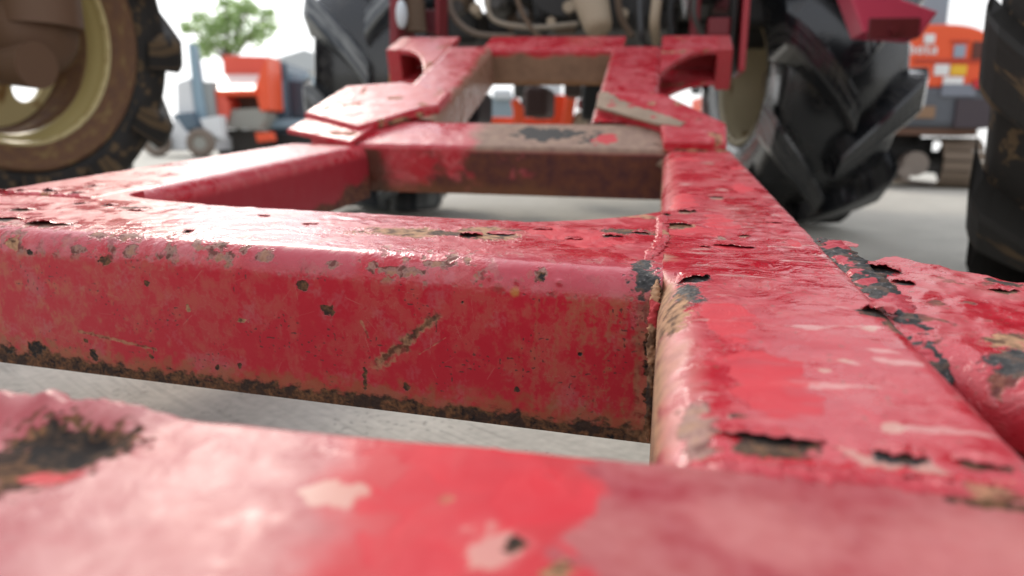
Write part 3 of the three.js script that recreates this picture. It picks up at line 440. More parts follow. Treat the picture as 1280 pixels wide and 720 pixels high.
// ---------------------------------------------------------------- wheels
const LUGRUB = surfaceMaterial(512, 512, 0, 1, 0, 1, (a, q, o) => { const e = fbm(a * 7, q * 7, 4), f = fbm(a * 40, q * 40, 3), d = ss(-0.15, 0.4, e + 0.3 * f); o.r = 0.012 + 0.05 * d; o.g = 0.0135 + 0.047 * d; o.b = 0.017 + 0.042 * d; o.k = 0.15 + 0.2 * d; o.h = 0.0002 * f; }, THREE.MirroredRepeatWrapping, { clearcoat: 0.9, clearcoatRoughness: 0.16 });
const LUGPALE = surfaceMaterial(512, 512, 0, 1, 0, 1, (a, q, o) => { const e = fbm(a * 7, q * 7, 4), f = fbm(a * 40, q * 40, 3), d = ss(-0.25, 0.35, e + 0.3 * f); o.r = 0.04 + 0.26 * d; o.g = 0.048 + 0.265 * d; o.b = 0.06 + 0.25 * d; o.k = 0.3 + 0.25 * d; o.h = 0.0002 * f; }, THREE.MirroredRepeatWrapping);
const RUBBER = surfaceMaterial(512, 512, 0, 1, 0, 1, (a, q, o) => { const e = fbm(a * 5, q * 5, 4), f = fbm(a * 40, q * 40, 3), d = ss(0.02, 0.4, e + 0.3 * f); o.r = 0.011 + 0.022 * d; o.g = 0.012 + 0.02 * d; o.b = 0.015 + 0.016 * d; o.k = 0.2 + 0.3 * d; o.h = 0.0002 * f; }, THREE.MirroredRepeatWrapping, { clearcoat: 0.6, clearcoatRoughness: 0.2 });
const DUSTY = surfaceMaterial(512, 512, 0, 1, 0, 1, (a, q, o) => { const e = fbm(a * 9, q * 9, 4), f = fbm(a * 50, q * 50, 3), d = ss(0.05, 0.35, e + 0.35 * f); o.r = 0.014 + 0.1 * d * d; o.g = 0.0115 + 0.062 * d * d; o.b = 0.01 + 0.028 * d * d; o.k = 0.7 + 0.2 * d; o.h = 0.0005 * f; }, THREE.MirroredRepeatWrapping);
// carcass: lathe about x, y radius; W wide, R to the tread between the lugs, r at the bead
function carcass(W, R, r, round = 0.05) {
  const h = W / 2, p = [[-h * 0.74, r], [-h * 0.86, r + 0.012], [-h * 0.98, lerp(r, R, 0.35)], [-h * 1.0, lerp(r, R, 0.6)], [-h * 0.95, lerp(r, R, 0.86)], [-h * 0.84, R - round * 0.4], [-h * 0.5, R - round * 0.08], [0, R]];
  const prof = [...p, ...p.slice(0, -1).reverse().map(q => [-q[0], q[1]])];
  const c = new THREE.CatmullRomCurve3(prof.map(q => V3(q[1], q[0], 0)), false, 'centripetal').getPoints(60);
  const g = new THREE.LatheGeometry(c.map(v => new THREE.Vector2(v.x, v.y)), 96).rotateZ(-PI / 2);
  const uv = g.attributes.uv; for (let i = 0; i < uv.count; i++) uv.setXY(i, uv.getX(i) * 6, uv.getY(i) * 2);
  return g;
}
function lug(W, R, side, len, height, width, sweepAngle, round = 0.05) {
  const n = 14, P = [], U = [], I = [];
  for (let i = 0; i <= n; i++) {
    const t = i / n, x = lerp(-0.03, len, Math.min(1, t * 1.12)) * side * (W / 2), over = Math.max(0, t - 0.86) / 0.14, k = Math.abs(x) / (W / 2);
    const rb = R - round * 0.5 * k * k - 0.012 - over * 0.07, rt = R + height - round * 0.25 * k * k - over * 0.03, X = x + side * over * 0.012;
    const th = sweepAngle * Math.pow(t, 0.85), wb = width * (1 + 0.25 * t) / R, wt = wb * 0.66;
    for (const [r, d] of [[rb, -wb], [rt - 0.008, -wt * 1.08], [rt, -wt * 0.86], [rt, wt * 0.86], [rt - 0.008, wt * 1.08], [rb, wb]]) { P.push(X, r * Math.sin(th + d / 2), r * Math.cos(th + d / 2)); U.push(t * 0.5 * W, d + r); }
  }
  for (let i = 0; i < n; i++) for (let j = 0; j < 5; j++) { const k = i * 6 + j; I.push(k, k + 6, k + 1, k + 1, k + 6, k + 7); }
  for (const k of [0, n * 6]) for (let j = 1; j < 5; j++) I.push(k, k + j, k + j + 1);
  let g = new THREE.BufferGeometry(); g.setAttribute('position', new THREE.Float32BufferAttribute(P, 3)); g.setAttribute('uv', new THREE.Float32BufferAttribute(U, 2)); g.setIndex(I); g = g.toNonIndexed(); g.computeVertexNormals(); return g;
}
function tyre(parent, o) {
  const t = part(parent, 'tyre', carcass(o.W, o.R, o.r, o.round), o.m);
  const geos = [lug(o.W, o.R, 1, o.len, o.h, o.lw, o.sw, o.round), lug(o.W, o.R, -1, o.len, o.h, o.lw, o.sw, o.round)];
  for (let i = 0; i < o.n; i++) for (const s of [0, 1]) { const l = part(t, 'lug', geos[s], o.lm || o.m); l.rotation.x = -(i + s * 0.5 + (o.ph || 0)) / o.n * 2 * PI; }
  return t;
}
const lathe = (pts, n = 64) => new THREE.LatheGeometry(pts.map(p => new THREE.Vector2(p[1], p[0])), n).rotateZ(-PI / 2);
const CREAM = surfaceMaterial(256, 256, 0, 1, 0, 1, (a, q, o) => { const e = fbm(a * 6, q * 6, 4), d = ss(0.1, 0.35, e); o.r = 0.58 - 0.3 * d; o.g = 0.5 - 0.33 * d; o.b = 0.34 - 0.27 * d; o.k = 0.45 + 0.3 * d; }, THREE.MirroredRepeatWrapping);

// ---------------------------------------------------------------- the tractor that the frame hangs under
const tractor = thing('tractor', 'red tractor above the frame, its big lugged wheels and dark underside showing', 'tractor', [-0.2, 0, -3.1]);
const off = v => V3(v.x + 0.2, v.y, v.z + 3.1);
const tat = (x, y, d) => off(at(x, y, d));
const DARK = mat(0.016, 0.015, 0.015, 0.6), IRON = mat(0.05, 0.045, 0.04, 0.6), BROWN = mat(0.13, 0.085, 0.055, 0.75), SAND = mat(0.33, 0.26, 0.18, 0.6), RED = mat(0.42, 0.025, 0.04, 0.35), DRED = mat(0.2, 0.012, 0.02, 0.5), ORANGE = mat(0.85, 0.1, 0.03, 0.45), PALE = mat(0.6, 0.66, 0.7, 0.4), CHROME = mat(0.7, 0.75, 0.8, 0.25, { metalness: 0.8 });
for (const [x, ph, out, turn, lugMat] of [[0.655, 0.1, 1, 0.26, LUGRUB], [-0.91, 0.42, -1, 0.2, LUGPALE]]) {   // front wheels, steered a little
  const R = 0.46, W = 0.42, n = 9, place = (name, geo, m, up = tractor) => { const p = part(up, name, geo, m); if (up === tractor) { p.position.set(x, 0.53, 0); p.rotation.y = turn; } return p; };
  const t = place('tyre', carcass(W, R, 0.215, 0.06), RUBBER);
  for (let i = 0; i < n; i++) for (const s of [1, -1]) place('lug', lug(W, R, s, 1.04, 0.07, 0.115, 0.55, 0.06).rotateX(-(i + (s > 0 ? 0 : 0.5) + ph) / n * 2 * PI), lugMat, t);
  const k = W / 0.46, rim = place('rim', lathe([[-0.2, 0.216], [-0.21, 0.24], [-0.19, 0.215], [-0.16, 0.19], [-0.02, 0.18], [0.02, 0.18], [0.16, 0.19], [0.19, 0.215], [0.21, 0.24], [0.2, 0.216]].map(p => [p[0] * k, p[1]])), CREAM);
  place('disc', lathe([[out * 0.05, 0.0], [out * 0.05, 0.08], [out * 0.02, 0.1], [0, 0.182], [-out * 0.02, 0.182], [out * 0.03, 0.1], [out * 0.07, 0.08], [out * 0.07, 0.0]]), CREAM, rim);
  place('hub', [cyl(0.07, 0.07, 0.16, 'x', 0, 0, 0), ...Array.from({ length: 6 }, (_, i) => cyl(0.011, 0.011, 0.03, 'x', out * 0.09, 0.055 * Math.cos(i * PI / 3), 0.055 * Math.sin(i * PI / 3), 6))], BROWN, rim);
}
part(tractor, 'axle', [cyl(0.07, 0.07, 1.3, 'x', -0.1, 0.72, 0), cyl(0.14, 0.14, 0.3, 'x', 0.02, 0.72, 0), cyl(0.05, 0.05, 0.3, 'y', 0.42, 0.7, 0), cyl(0.05, 0.05, 0.3, 'y', -0.68, 0.7, 0)], DARK);
part(tractor, 'front_support', [box(0.86, 0.5, 0.1, -0.02, 0.9, -0.1, 0.02), box(0.3, 0.5, 0.1, 0.42, 0.95, 0.2, 0.02)], DARK);
part(tractor, 'engine', [box(0.7, 0.5, 1.9, 0.02, 0.98, -0.4, 0.04), box(0.46, 0.2, 0.8, 0.0, 0.74, 0.2, 0.05), cyl(0.12, 0.12, 0.5, 'z', -0.12, 0.79, 0.4), box(0.2, 0.14, 0.3, 0.24, 0.77, 0.5, 0.03)], DARK);
part(tractor, 'platform', box(1.3, 0.06, 1.0, 0, 1.2, 0.1, 0.02), DARK);
for (const x of [0.47, -0.62]) part(tractor, 'loader_mast', box(0.12, 1.2, 0.2, x, 1.75, 0.35, 0.02), DRED);
part(tractor, 'cab', [box(1.5, 0.9, 1.2, -0.05, 1.6, -1.7, 0.06), box(1.6, 0.12, 1.5, -0.05, 2.5, -1.7, 0.04), ...[[-0.75, -1.15], [0.65, -1.15], [-0.75, -2.25], [0.65, -2.25]].map(([x, z]) => box(0.07, 0.6, 0.07, x, 2.2, z))], DRED);
part(tractor, 'cab_glass', box(1.38, 0.44, 0.02, -0.05, 2.24, -1.15, 0.005), mat(0.03, 0.04, 0.05, 0.1));
part(tractor, 'control_console', [box(1.1, 0.62, 0.25, 0.0, 1.5, 0.42, 0.04)], DARK);
part(tractor, 'gearbox', [box(0.5, 0.4, 1.4, 0, 0.9, -1.7, 0.05)], IRON);
part(tractor, 'bonnet', [new THREE.ExtrudeGeometry(new THREE.Shape([[-0.36, 0], [0.36, 0], [0.36, 0.38], [0.26, 0.5], [-0.26, 0.5], [-0.36, 0.38]].map(p => new THREE.Vector2(...p))), { depth: 1.7, bevelEnabled: true, bevelSize: 0.02, bevelThickness: 0.02 }).translate(0, 1.22, -1.2)], RED);
part(tractor, 'grille', box(0.6, 0.4, 0.03, 0, 1.4, 0.53), DARK);
{ // underside seen over the far cross beam
  const B = (name, x0, y0, x1, y1, d, thick, m, r = 0.006) => { const a = tat(x0, y1, d), b = tat(x1, y0, d); return part(tractor, name, box(Math.abs(b.x - a.x), Math.abs(b.y - a.y), thick, (a.x + b.x) / 2, (a.y + b.y) / 2, (a.z + b.z) / 2 - thick / 2, r), m); };
  const T = (name, pts, r, m) => part(tractor, name, tube(pts.map(p => { const v = tat(...p); return [v.x, v.y, v.z]; }), r, 24, 12), m);
  B('side_plate', 482, -60, 501, 78, 2.15, 0.16, DRED); B('side_plate', 925, -60, 941, 88, 2.1, 0.2, RED); B('side_plate', 912, -60, 924, 100, 2.12, 0.2, DARK);
  B('bracket', 484, 62, 492, 104, 2.12, 0.03, mat(0.4, 0.2, 0.05, 0.7)); B('bracket', 541, -40, 551, 44, 2.2, 0.1, DRED); B('bracket', 528, 12, 552, 40, 2.24, 0.06, mat(0.12, 0.012, 0.02, 0.6));
  const s = []; for (let i = 0; i < 8; i++) { const v = tat(517 + i * 0.5, -8 + i * 6.4, 2.2); s.push(new THREE.TorusGeometry(0.022, 0.008, 8, 20).rotateX(PI / 2).translate(v.x, v.y, v.z)); } part(tractor, 'spring', s, BROWN);
  { const v = tat(502, 18, 2.1); part(tractor, 'lamp_cover', new THREE.SphereGeometry(0.03, 20, 14).scale(0.5, 1.25, 0.7).translate(v.x, v.y, v.z), PALE); }
  B('sump', 628, -30, 700, 40, 2.6, 0.4, mat(0.1, 0.065, 0.045, 0.6), 0.03); B('sump', 668, 8, 742, 26, 2.5, 0.3, BROWN, 0.02); B('casting', 600, -20, 640, 12, 2.5, 0.2, IRON, 0.03); B('casting', 552, 8, 600, 52, 2.7, 0.2, DARK, 0.03); B('casting', 770, 0, 800, 34, 2.5, 0.2, BROWN, 0.03);
  B('casting', 690, 22, 720, 40, 2.42, 0.06, BROWN, 0.015); B('casting', 640, 28, 680, 44, 2.4, 0.1, IRON, 0.015);
  for (const [x, y, r] of [[573, 12, 0.022], [596, 14, 0.018], [655, 20, 0.02], [712, 12, 0.02], [621, 8, 0.016], [690, 30, 0.014], [780, 20, 0.016]]) { const v = tat(x, y, 2.36); part(tractor, 'bolt', new THREE.CylinderGeometry(r, r * 0.8, 0.05, 6).rotateX(PI / 2 - 0.2).translate(v.x, v.y, v.z), x % 2 ? IRON : SAND); }
  { const a = tat(728, -40, 2.2), b = tat(750, 42, 2.12); const c = new THREE.CatmullRomCurve3([a, b]), g = new THREE.LatheGeometry([[0.0, 0], [0.026, 0.004], [0.036, 0.014], [0.04, 0.03], [0.052, 0.14], [0.058, 0.22]].map(p => new THREE.Vector2(...p)), 28); g.applyQuaternion(new THREE.Quaternion().setFromUnitVectors(V3(0, 1, 0), a.clone().sub(b).normalize())).translate(b.x, b.y, b.z); part(tractor, 'filter', g, SAND); }
  T('hose', [[803, -40, 2.15], [800, 10, 2.12], [802, 46, 2.12], [806, 60, 2.2]], 0.011, mat(0.03, 0.03, 0.032, 0.4)); T('hose', [[826, -40, 2.15], [821, 0, 2.1], [818, 30, 2.1], [820, 52, 2.16]], 0.014, SAND); T('hose', [[640, -30, 2.3], [652, 14, 2.3], [672, 44, 2.3], [700, 60, 2.3]], 0.007, BROWN); T('hose', [[850, -30, 2.2], [838, 12, 2.2], [842, 60, 2.2]], 0.01, DARK);
  T('hose', [[560, -30, 2.32], [566, 18, 2.3], [590, 40, 2.3], [640, 46, 2.34]], 0.009, mat(0.16, 0.12, 0.09, 0.5)); T('pipe', [[610, -20, 2.36], [614, 22, 2.34], [660, 34, 2.34], [722, 30, 2.34]], 0.008, mat(0.3, 0.25, 0.19, 0.4)); T('pipe', [[770, -30, 2.3], [776, 20, 2.3], [790, 46, 2.3]], 0.01, BROWN); T('hose', [[870, -20, 2.14], [868, 20, 2.12], [880, 48, 2.14]], 0.008, IRON);
  B('casting', 556, -30, 584, 6, 2.5, 0.15, BROWN, 0.02); B('casting', 742, -30, 770, 4, 2.45, 0.15, mat(0.2, 0.16, 0.12, 0.6), 0.02); B('casting', 440, -30, 482, 14, 2.9, 0.2, DARK, 0.02);
  { const v = tat(856, 10, 2.18); part(tractor, 'fitting', new THREE.ConeGeometry(0.018, 0.055, 5).rotateX(PI).translate(v.x, v.y, v.z), CHROME); }
  B('bracket', 862, -30, 878, 46, 2.2, 0.1, DRED); B('bracket', 884, 22, 914, 44, 2.16, 0.1, DRED); B('bracket', 866, -30, 916, 10, 2.4, 0.1, mat(0.1, 0.01, 0.015, 0.6));
  { const g = new THREE.ExtrudeGeometry(new THREE.Shape([[-0.055, -0.05], [0.075, -0.06], [0.105, -0.01], [0.02, 0.02], [-0.06, 0.25], [-0.19, 0.25]].map(p => new THREE.Vector2(...p))), { depth: 0.12, bevelEnabled: true, bevelSize: 0.006, bevelThickness: 0.006, bevelSegments: 3 }); const v = tat(1110, 30, 1.95); const m = part(tractor, 'lift_arm', g.translate(v.x, v.y + 0.035, v.z - 0.12).scale(1, 1, 1), mat(0.62, 0.06, 0.12, 0.25)); part(m, 'end_face', [box(0.12, 0.05, 0.01, v.x + 0.012, v.y - 0.012, v.z + 0.008, 0.003), new THREE.CylinderGeometry(0.014, 0.014, 0.02, 6).rotateX(PI / 2).translate(v.x + 0.012, v.y - 0.014, v.z + 0.018)], mat(0.14, 0.012, 0.018, 0.35)); }
  B('casting', 652, 108, 686, 146, 3.9, 0.3, mat(0.07, 0.035, 0.03, 0.7), 0.03); B('casting', 724, 104, 762, 150, 4.2, 0.2, DARK, 0.03); B('casting', 640, 98, 671, 121, 4.3, 0.2, IRON, 0.02); B('casting', 703, 98, 768, 120, 4.4, 0.2, mat(0.06, 0.04, 0.03, 0.7), 0.02); B('casting', 576, 112, 600, 154, 3.3, 0.3, mat(0.02, 0.012, 0.02, 0.6), 0.03);
}

const FACE = 10.6 * DEG, UP = V3(0, 1, 0);            // way the machines behind are turned
// ---------------------------------------------------------------- red implement glimpsed beneath the tractor
{
  const p0 = at(690, 160, 5.2), t = thing('farm_implement', 'coral red farm implement glimpsed under the tractor between the far cross beams', 'farm implement', [p0.x, 0, p0.z]);
  t.rotation.y = FACE;
  const f = (x, y, d) => { const v = at(x, y, d); return V3(v.x - p0.x, v.y, v.z - p0.z).applyAxisAngle(UP, -FACE); };
  const B = (name, x0, y0, x1, y1, d, th, m) => { const a = f(x0, y1, d), b = f(x1, y0, d); part(t, name, box(Math.abs(b.x - a.x), Math.abs(b.y - a.y), th, (a.x + b.x) / 2, (a.y + b.y) / 2, (a.z + b.z) / 2 - th / 2, 0.015), m); };
  B('frame_bar', 560, 149, 760, 164, 5.2, 0.2, ORANGE); B('cover', 685, 119, 712, 168, 5.15, 0.3, ORANGE); B('bar', 722, 124, 744, 136, 5.3, 0.1, DRED); B('cover', 876, 122, 926, 154, 5.2, 0.3, ORANGE);
  const sh = (pts, d, th) => { const q = pts.map(p => f(p[0], p[1], d)); const g = new THREE.ExtrudeGeometry(new THREE.Shape(q.map(v => new THREE.Vector2(v.x, v.y))), { depth: th, bevelEnabled: true, bevelSize: 0.008, bevelThickness: 0.008 }); return g.translate(0, 0, q[0].z - th); };
  part(t, 'blade', sh([[703, 160], [709, 120], [714, 108], [720, 114], [716, 140], [712, 164]], 5.05, 0.06), ORANGE); part(t, 'blade', sh([[642, 164], [643, 138], [640, 128], [646, 124], [653, 136], [655, 164]], 5.05, 0.05), ORANGE);
  { const v = f(724, 164, 5.1); part(t, 'cone', lathe([[0, 0.0], [0, 0.07]]).scale(1, 1, 1).translate(v.x, v.y, v.z), SAND); part(t, 'pivot', new THREE.LatheGeometry([[0.075, 0], [0.06, 0.05], [0.04, 0.1], [0.015, 0.13], [0, 0.132]].map(p => new THREE.Vector2(...p)), 24).translate(v.x, v.y, v.z), SAND); }
  B('leg', 600, 150, 612, 200, 5.2, 0.08, DARK); B('leg', 735, 150, 747, 200, 5.2, 0.08, DARK);
  const p1 = at(650, 150, 8), u = thing('parked_machine', 'pale blue-grey machine glimpsed far behind the coral implement', 'machine', [p1.x, 0, p1.z]);
  u.rotation.y = FACE; const h = (x, y, d) => { const v = at(x, y, d); return V3(v.x - p1.x, v.y, v.z - p1.z).applyAxisAngle(UP, -FACE); };
  const B2 = (name, x0, y0, x1, y1, d, th, m) => { const a = h(x0, y1, d), b = h(x1, y0, d); part(u, name, box(Math.abs(b.x - a.x), Math.abs(b.y - a.y), th, (a.x + b.x) / 2, (a.y + b.y) / 2, (a.z + b.z) / 2 - th / 2, 0.03), m); };
  B2('body', 612, 120, 646, 172, 8, 0.6, mat(0.25, 0.33, 0.38, 0.5)); B2('roof', 616, 112, 640, 124, 7.9, 0.4, PALE); B2('tank', 672, 104, 702, 122, 8, 0.4, PALE); B2('chassis', 600, 165, 745, 178, 8.1, 0.8, IRON); B2('dark_panel', 650, 112, 672, 168, 8.4, 0.3, mat(0.06, 0.035, 0.04, 0.7));
  for (const x of [620, 726]) { const v = h(x, 186, 8); part(u, 'wheel', cyl(0.2, 0.2, 0.2, 'x', v.x, 0.2, v.z), DARK); }
}

// ---------------------------------------------------------------- wheels of the tractors parked either side
{
  const c = at(3, 40, 2.13), R = c.y - 0.06, r = R * 0.74, W = 0.34;
  const w = thing('parked_tractor', 'parked tractor at the left edge, only its wheel with rusty yellow rim in view', 'tractor', [c.x - W / 2 * 0.98 + 0.11, 0, c.z]);
  w.rotation.y = -0.2;
  const add = (n, geo, m) => { const p = part(w, n, geo, m); p.position.y = c.y; return p; };
  const t = add('tyre', carcass(W, R, r, 0.05), DUSTY);
  const gs = [lug(W, R, 1, 1.02, 0.06, 0.09, 0.5, 0.05), lug(W, R, -1, 1.02, 0.06, 0.09, 0.5, 0.05)];
  for (let i = 0; i < 12; i++) for (const s of [0, 1]) { const l = part(t, 'lug', gs[s], DUSTY); l.rotation.x = -(i + s * 0.5 + 0.15) / 12 * 2 * PI; }
  const RIMRUST = surfaceMaterial(512, 256, 0, 1, 0, 1, (a, q, o) => { const e = fbm(a * 8, q * 8, 4), f = fbm(a * 60, q * 60, 3); o.r = 0.16 + 0.06 * e + 0.05 * f; o.g = 0.08 + 0.03 * e + 0.03 * f; o.b = 0.04 + 0.015 * f; o.k = 0.8; mixc(o, 0.24, 0.17, 0.07, 0.6 * ss(0.1, 0.5, e)); }, THREE.MirroredRepeatWrapping);
  const OLIVE = mat(0.46, 0.37, 0.15, 0.35), YELLOW = surfaceMaterial(256, 256, 0, 1, 0, 1, (a, q, o) => { const e = fbm(a * 10, q * 6, 4), d = ss(0.1, 0.4, e); o.r = 0.66 - 0.34 * d; o.g = 0.56 - 0.38 * d; o.b = 0.28 - 0.22 * d; o.k = 0.35 + 0.3 * d; }, THREE.MirroredRepeatWrapping);
  const h = W / 2 * 0.8;
  const uvr = g => { const uv = g.attributes.uv; for (let i = 0; i < uv.count; i++) uv.setXY(i, uv.getX(i) * 6, uv.getY(i)); return g; };
  add('rim_flange', uvr(lathe([[h, r * 1.03], [h + 0.014, r * 1.02], [h + 0.016, r * 0.99], [h + 0.006, r * 0.955], [h - 0.012, r * 0.84], [h - 0.02, r * 0.835]], 96)), RIMRUST);
  add('rim_lip', uvr(lathe([[h - 0.02, r * 0.835], [h - 0.016, r * 0.82], [h - 0.03, r * 0.805]], 96)), YELLOW);
  add('rim_step', uvr(lathe([[h - 0.03, r * 0.805], [h - 0.05, r * 0.79], [h - 0.055, r * 0.75], [h - 0.08, r * 0.74]], 96)), OLIVE);
  add('rim_well', uvr(lathe([[h - 0.08, r * 0.74], [h - 0.09, r * 0.715], [h - 0.16, r * 0.7], [h - 0.2, r * 0.72], [-h, r * 0.8], [-h - 0.01, r * 0.98]], 96)), RIMRUST);
  // dish with hand holes
  const ds = new THREE.Shape(); ds.absarc(0, 0, r * 0.72, 0, 2 * PI); for (let i = 0; i < 7; i++) { const a = (i + 0.2) / 7 * 2 * PI, p = new THREE.Path(); p.absellipse(Math.cos(a) * r * 0.53, Math.sin(a) * r * 0.53, r * 0.13, r * 0.17, 0, 2 * PI, false, a); ds.holes.push(p); }
  add('dish', new THREE.ExtrudeGeometry(ds, { depth: 0.012, bevelEnabled: true, bevelSize: 0.006, bevelThickness: 0.006, curveSegments: 40 }).rotateY(PI / 2).translate(h - 0.2, 0, 0), YELLOW);
  add('hub', [lathe([[h - 0.2, r * 0.34], [h - 0.12, r * 0.32], [h - 0.1, r * 0.27], [h - 0.03, r * 0.26], [h, r * 0.2], [h + 0.02, 0.0]]), ...Array.from({ length: 8 }, (_, i) => cyl(0.014, 0.014, 0.04, 'x', h - 0.11, r * 0.29 * Math.cos(i * PI / 4 + 0.2), r * 0.29 * Math.sin(i * PI / 4 + 0.2), 6))], RIMRUST);
  add('axle_housing', [lathe([[h - 0.06, 0.0], [h - 0.06, 0.115], [h - 0.02, 0.125], [h + 0.06, 0.115], [h + 0.09, 0.09], [h + 0.11, 0.07], [h + 0.13, 0.0]]).translate(0, 0.0, -0.02), cyl(0.085, 0.105, 0.5, 'y', h + 0.06, 0.26, -0.02), cyl(0.1, 0.1, 0.9, 'x', h - 0.4 + 0.02, 0.5, -0.02), cyl(0.045, 0.06, 0.16, 'x', h + 0.06, -0.1, 0.06)], mat(0.12, 0.062, 0.033, 0.65));
}
{
  const p = at(1395, 150, 1.5), R = 0.54, W = 0.4;
  const w = thing('parked_tractor', 'parked tractor at the right edge, only its muddy black tyre in view', 'tractor', [p.x, 0, p.z]);
  w.rotation.y = -22 * DEG;
  const t = part(w, 'tyre', carcass(W, R, R * 0.62, 0.05), DUSTY); t.position.y = R + 0.055;
  const gs = [lug(W, R, 1, 1.02, 0.05, 0.13, 0.4, 0.05), lug(W, R, -1, 1.02, 0.05, 0.13, 0.4, 0.05)];
  for (let i = 0; i < 11; i++) for (const s of [0, 1]) { const l = part(t, 'lug', gs[s], DUSTY); l.rotation.x = -(i + s * 0.5 + 0.3) / 11 * 2 * PI; }
  const rim = part(w, 'rim', lathe([[-0.17, R * 0.62], [-0.15, R * 0.55], [0, R * 0.52], [0.04, R * 0.5], [0.05, 0.1], [0.1, 0.08], [0.1, 0], [0.08, 0], [0.03, 0.1], [0.0, R * 0.5], [0.15, R * 0.55], [0.17, R * 0.62]]), CREAM); rim.position.y = R + 0.055;
}

// ---------------------------------------------------------------- excavator behind on the right, seen from its tail
{
  const D = 6.3, c = at(1128, 190, D), t = thing('mini_excavator', 'orange tracked mini excavator parked tail-on behind the right wheel, white stickers on its hood', 'excavator', [c.x, 0, c.z]);
  t.rotation.y = 0.06;
  const YAW = new THREE.Matrix4().makeRotationY(-0.06);
  const f = (x, y, d = D) => { const v = at(x, y, d); return V3(v.x - c.x, v.y, v.z - c.z).applyMatrix4(YAW); };
  const X = x => f(x, 150).x, Y = y => f(1150, y).y;
  const OR = mat(0.85, 0.1, 0.02, 0.45), GREY = mat(0.1, 0.11, 0.13, 0.5), WHITE = mat(0.8, 0.8, 0.8, 0.5);
  const hw = X(1228) - X(1128), yb = Y(107), yt = Y(40);
  { const s = new THREE.Shape(), h = yt - yb; s.moveTo(-hw, 0); s.lineTo(hw, 0); s.bezierCurveTo(hw, h * 0.3, hw * 0.9, h * 0.62, hw * 0.84, h * 0.72); s.bezierCurveTo(hw * 0.78, h * 0.95, hw * 0.55, h, hw * 0.3, h); s.lineTo(-hw * 0.5, h); s.bezierCurveTo(-hw * 0.9, h, -hw * 0.95, h * 0.6, -hw, 0);
    part(t, 'hood', new THREE.ExtrudeGeometry(s, { depth: 0.5, bevelEnabled: true, bevelSize: 0.03, bevelThickness: 0.05, bevelSegments: 5, curveSegments: 20 }).translate(0, yb, -0.5), OR); }
  const fz = 0.055;
  const P = (name, x0, y0, x1, y1, m, th = 0.012, z = fz, label) => { const a = f(x0, y1), b = f(x1, y0); return part(t, name, box(Math.abs(b.x - a.x), Math.abs(b.y - a.y), th, (a.x + b.x) / 2, (a.y + b.y) / 2, z + th / 2, 0.004), m, label); };
  P('sticker', 1155, 84, 1173, 97, WHITE); P('sticker', 1174, 85, 1193, 97, mat(0.85, 0.5, 0.03, 0.5)); P('sticker', 1166, 99, 1190, 111, WHITE); P('sticker', 1141, 48, 1154, 59, WHITE); P('latch', 1176, 61, 1190, 76, mat(0.3, 0.36, 0.45, 0.4)); P('panel_edge', 1172, 56, 1194, 58, mat(0.5, 0.05, 0.02, 0.4));
  P('vent', 1197, 58, 1212, 78, mat(0.12, 0.03, 0.02, 0.6)); P('panel_edge', 1132, 79, 1226, 81, mat(0.5, 0.05, 0.02, 0.5)); P('tail_lamp', 1201, 103, 1224, 113, mat(0.6, 0.01, 0.02, 0.2), 0.03);
  const font = await new FontLoader().loadAsync('fonts/droid/droid_sans_bold.typeface.json');
  { const g = new TextGeometry('Kubota', { font, size: 0.075, depth: 0.006, curveSegments: 4 }); g.computeBoundingBox(); const v = f(1171, 72); part(t, 'lettering', g.translate(v.x - g.boundingBox.max.x - 0.09, v.y, fz), WHITE); }
  { const a = Y(160), b = yb; part(t, 'counterweight', new RoundedBoxGeometry(hw * 2, b - a - 0.006, 0.62, 4, 0.06).translate(0, (a + b) / 2 - 0.003, -0.26), GREY); }
  P('skirt_panel', 1182, 126, 1228, 160, mat(0.05, 0.035, 0.045, 0.5), 0.03, 0.05); P('guard', 1120, 134, 1160, 148, mat(0.28, 0.17, 0.1, 0.7), 0.02, 0.05); P('guard', 1165, 108, 1205, 122, mat(0.2, 0.22, 0.27, 0.4), 0.02, 0.05); P('lower_plate', 1110, 161, 1215, 168, mat(0.14, 0.07, 0.045, 0.7), 0.4, -0.4);
  { const a = f(1186, 44), b = f(1148, -60); part(t, 'cab', box(Math.abs(b.x - a.x), b.y - a.y, 0.06, (a.x + b.x) / 2, (a.y + b.y) / 2, -0.3, 0.02), mat(0.25, 0.32, 0.38, 0.25)); part(t, 'cab_roof', box(0.9, 0.06, 0.9, a.x - 0.42, b.y, -0.6, 0.02), OR); part(t, 'cab_post', box(0.05, b.y - a.y, 0.05, a.x - 0.8, (a.y + b.y) / 2, -0.3), GREY); part(t, 'cab_post', box(0.05, b.y - a.y, 0.05, a.x - 0.02, (a.y + b.y) / 2, -1.0), GREY); part(t, 'cab_post', box(0.05, b.y - a.y, 0.05, a.x - 0.8, (a.y + b.y) / 2, -1.0), GREY); }
  part(t, 'house', box(hw * 1.9, 0.3, 1.0, 0, Y(130), -1.0, 0.04), GREY);
  part(t, 'boom', [box(0.16, 0.2, 1.3, 0.1, 1.5, -1.9, 0.03).rotateX(0), box(0.14, 1.0, 0.18, 0.1, 1.0, -2.5, 0.03)], OR);
  // undercarriage
  part(t, 'swing_base', [cyl(0.3, 0.34, 0.12, 'y', 0, Y(172), -0.55), box(0.7, 0.2, 0.5, 0, Y(188), -0.55, 0.03)], DARK);
  part(t, 'roller', [cyl(0.1, 0.1, 0.12, 'z', X(1150), Y(205), -0.1), cyl(0.05, 0.05, 0.2, 'z', X(1134), Y(215), -0.05)], mat(0.24, 0.2, 0.17, 0.7));
  const SHOE = mat(0.2, 0.15, 0.11, 0.75), tx = (X(1182) + X(1228)) / 2, tw = X(1228) - X(1182) + 0.02, rT = Y(170) / 2, len = 1.3;
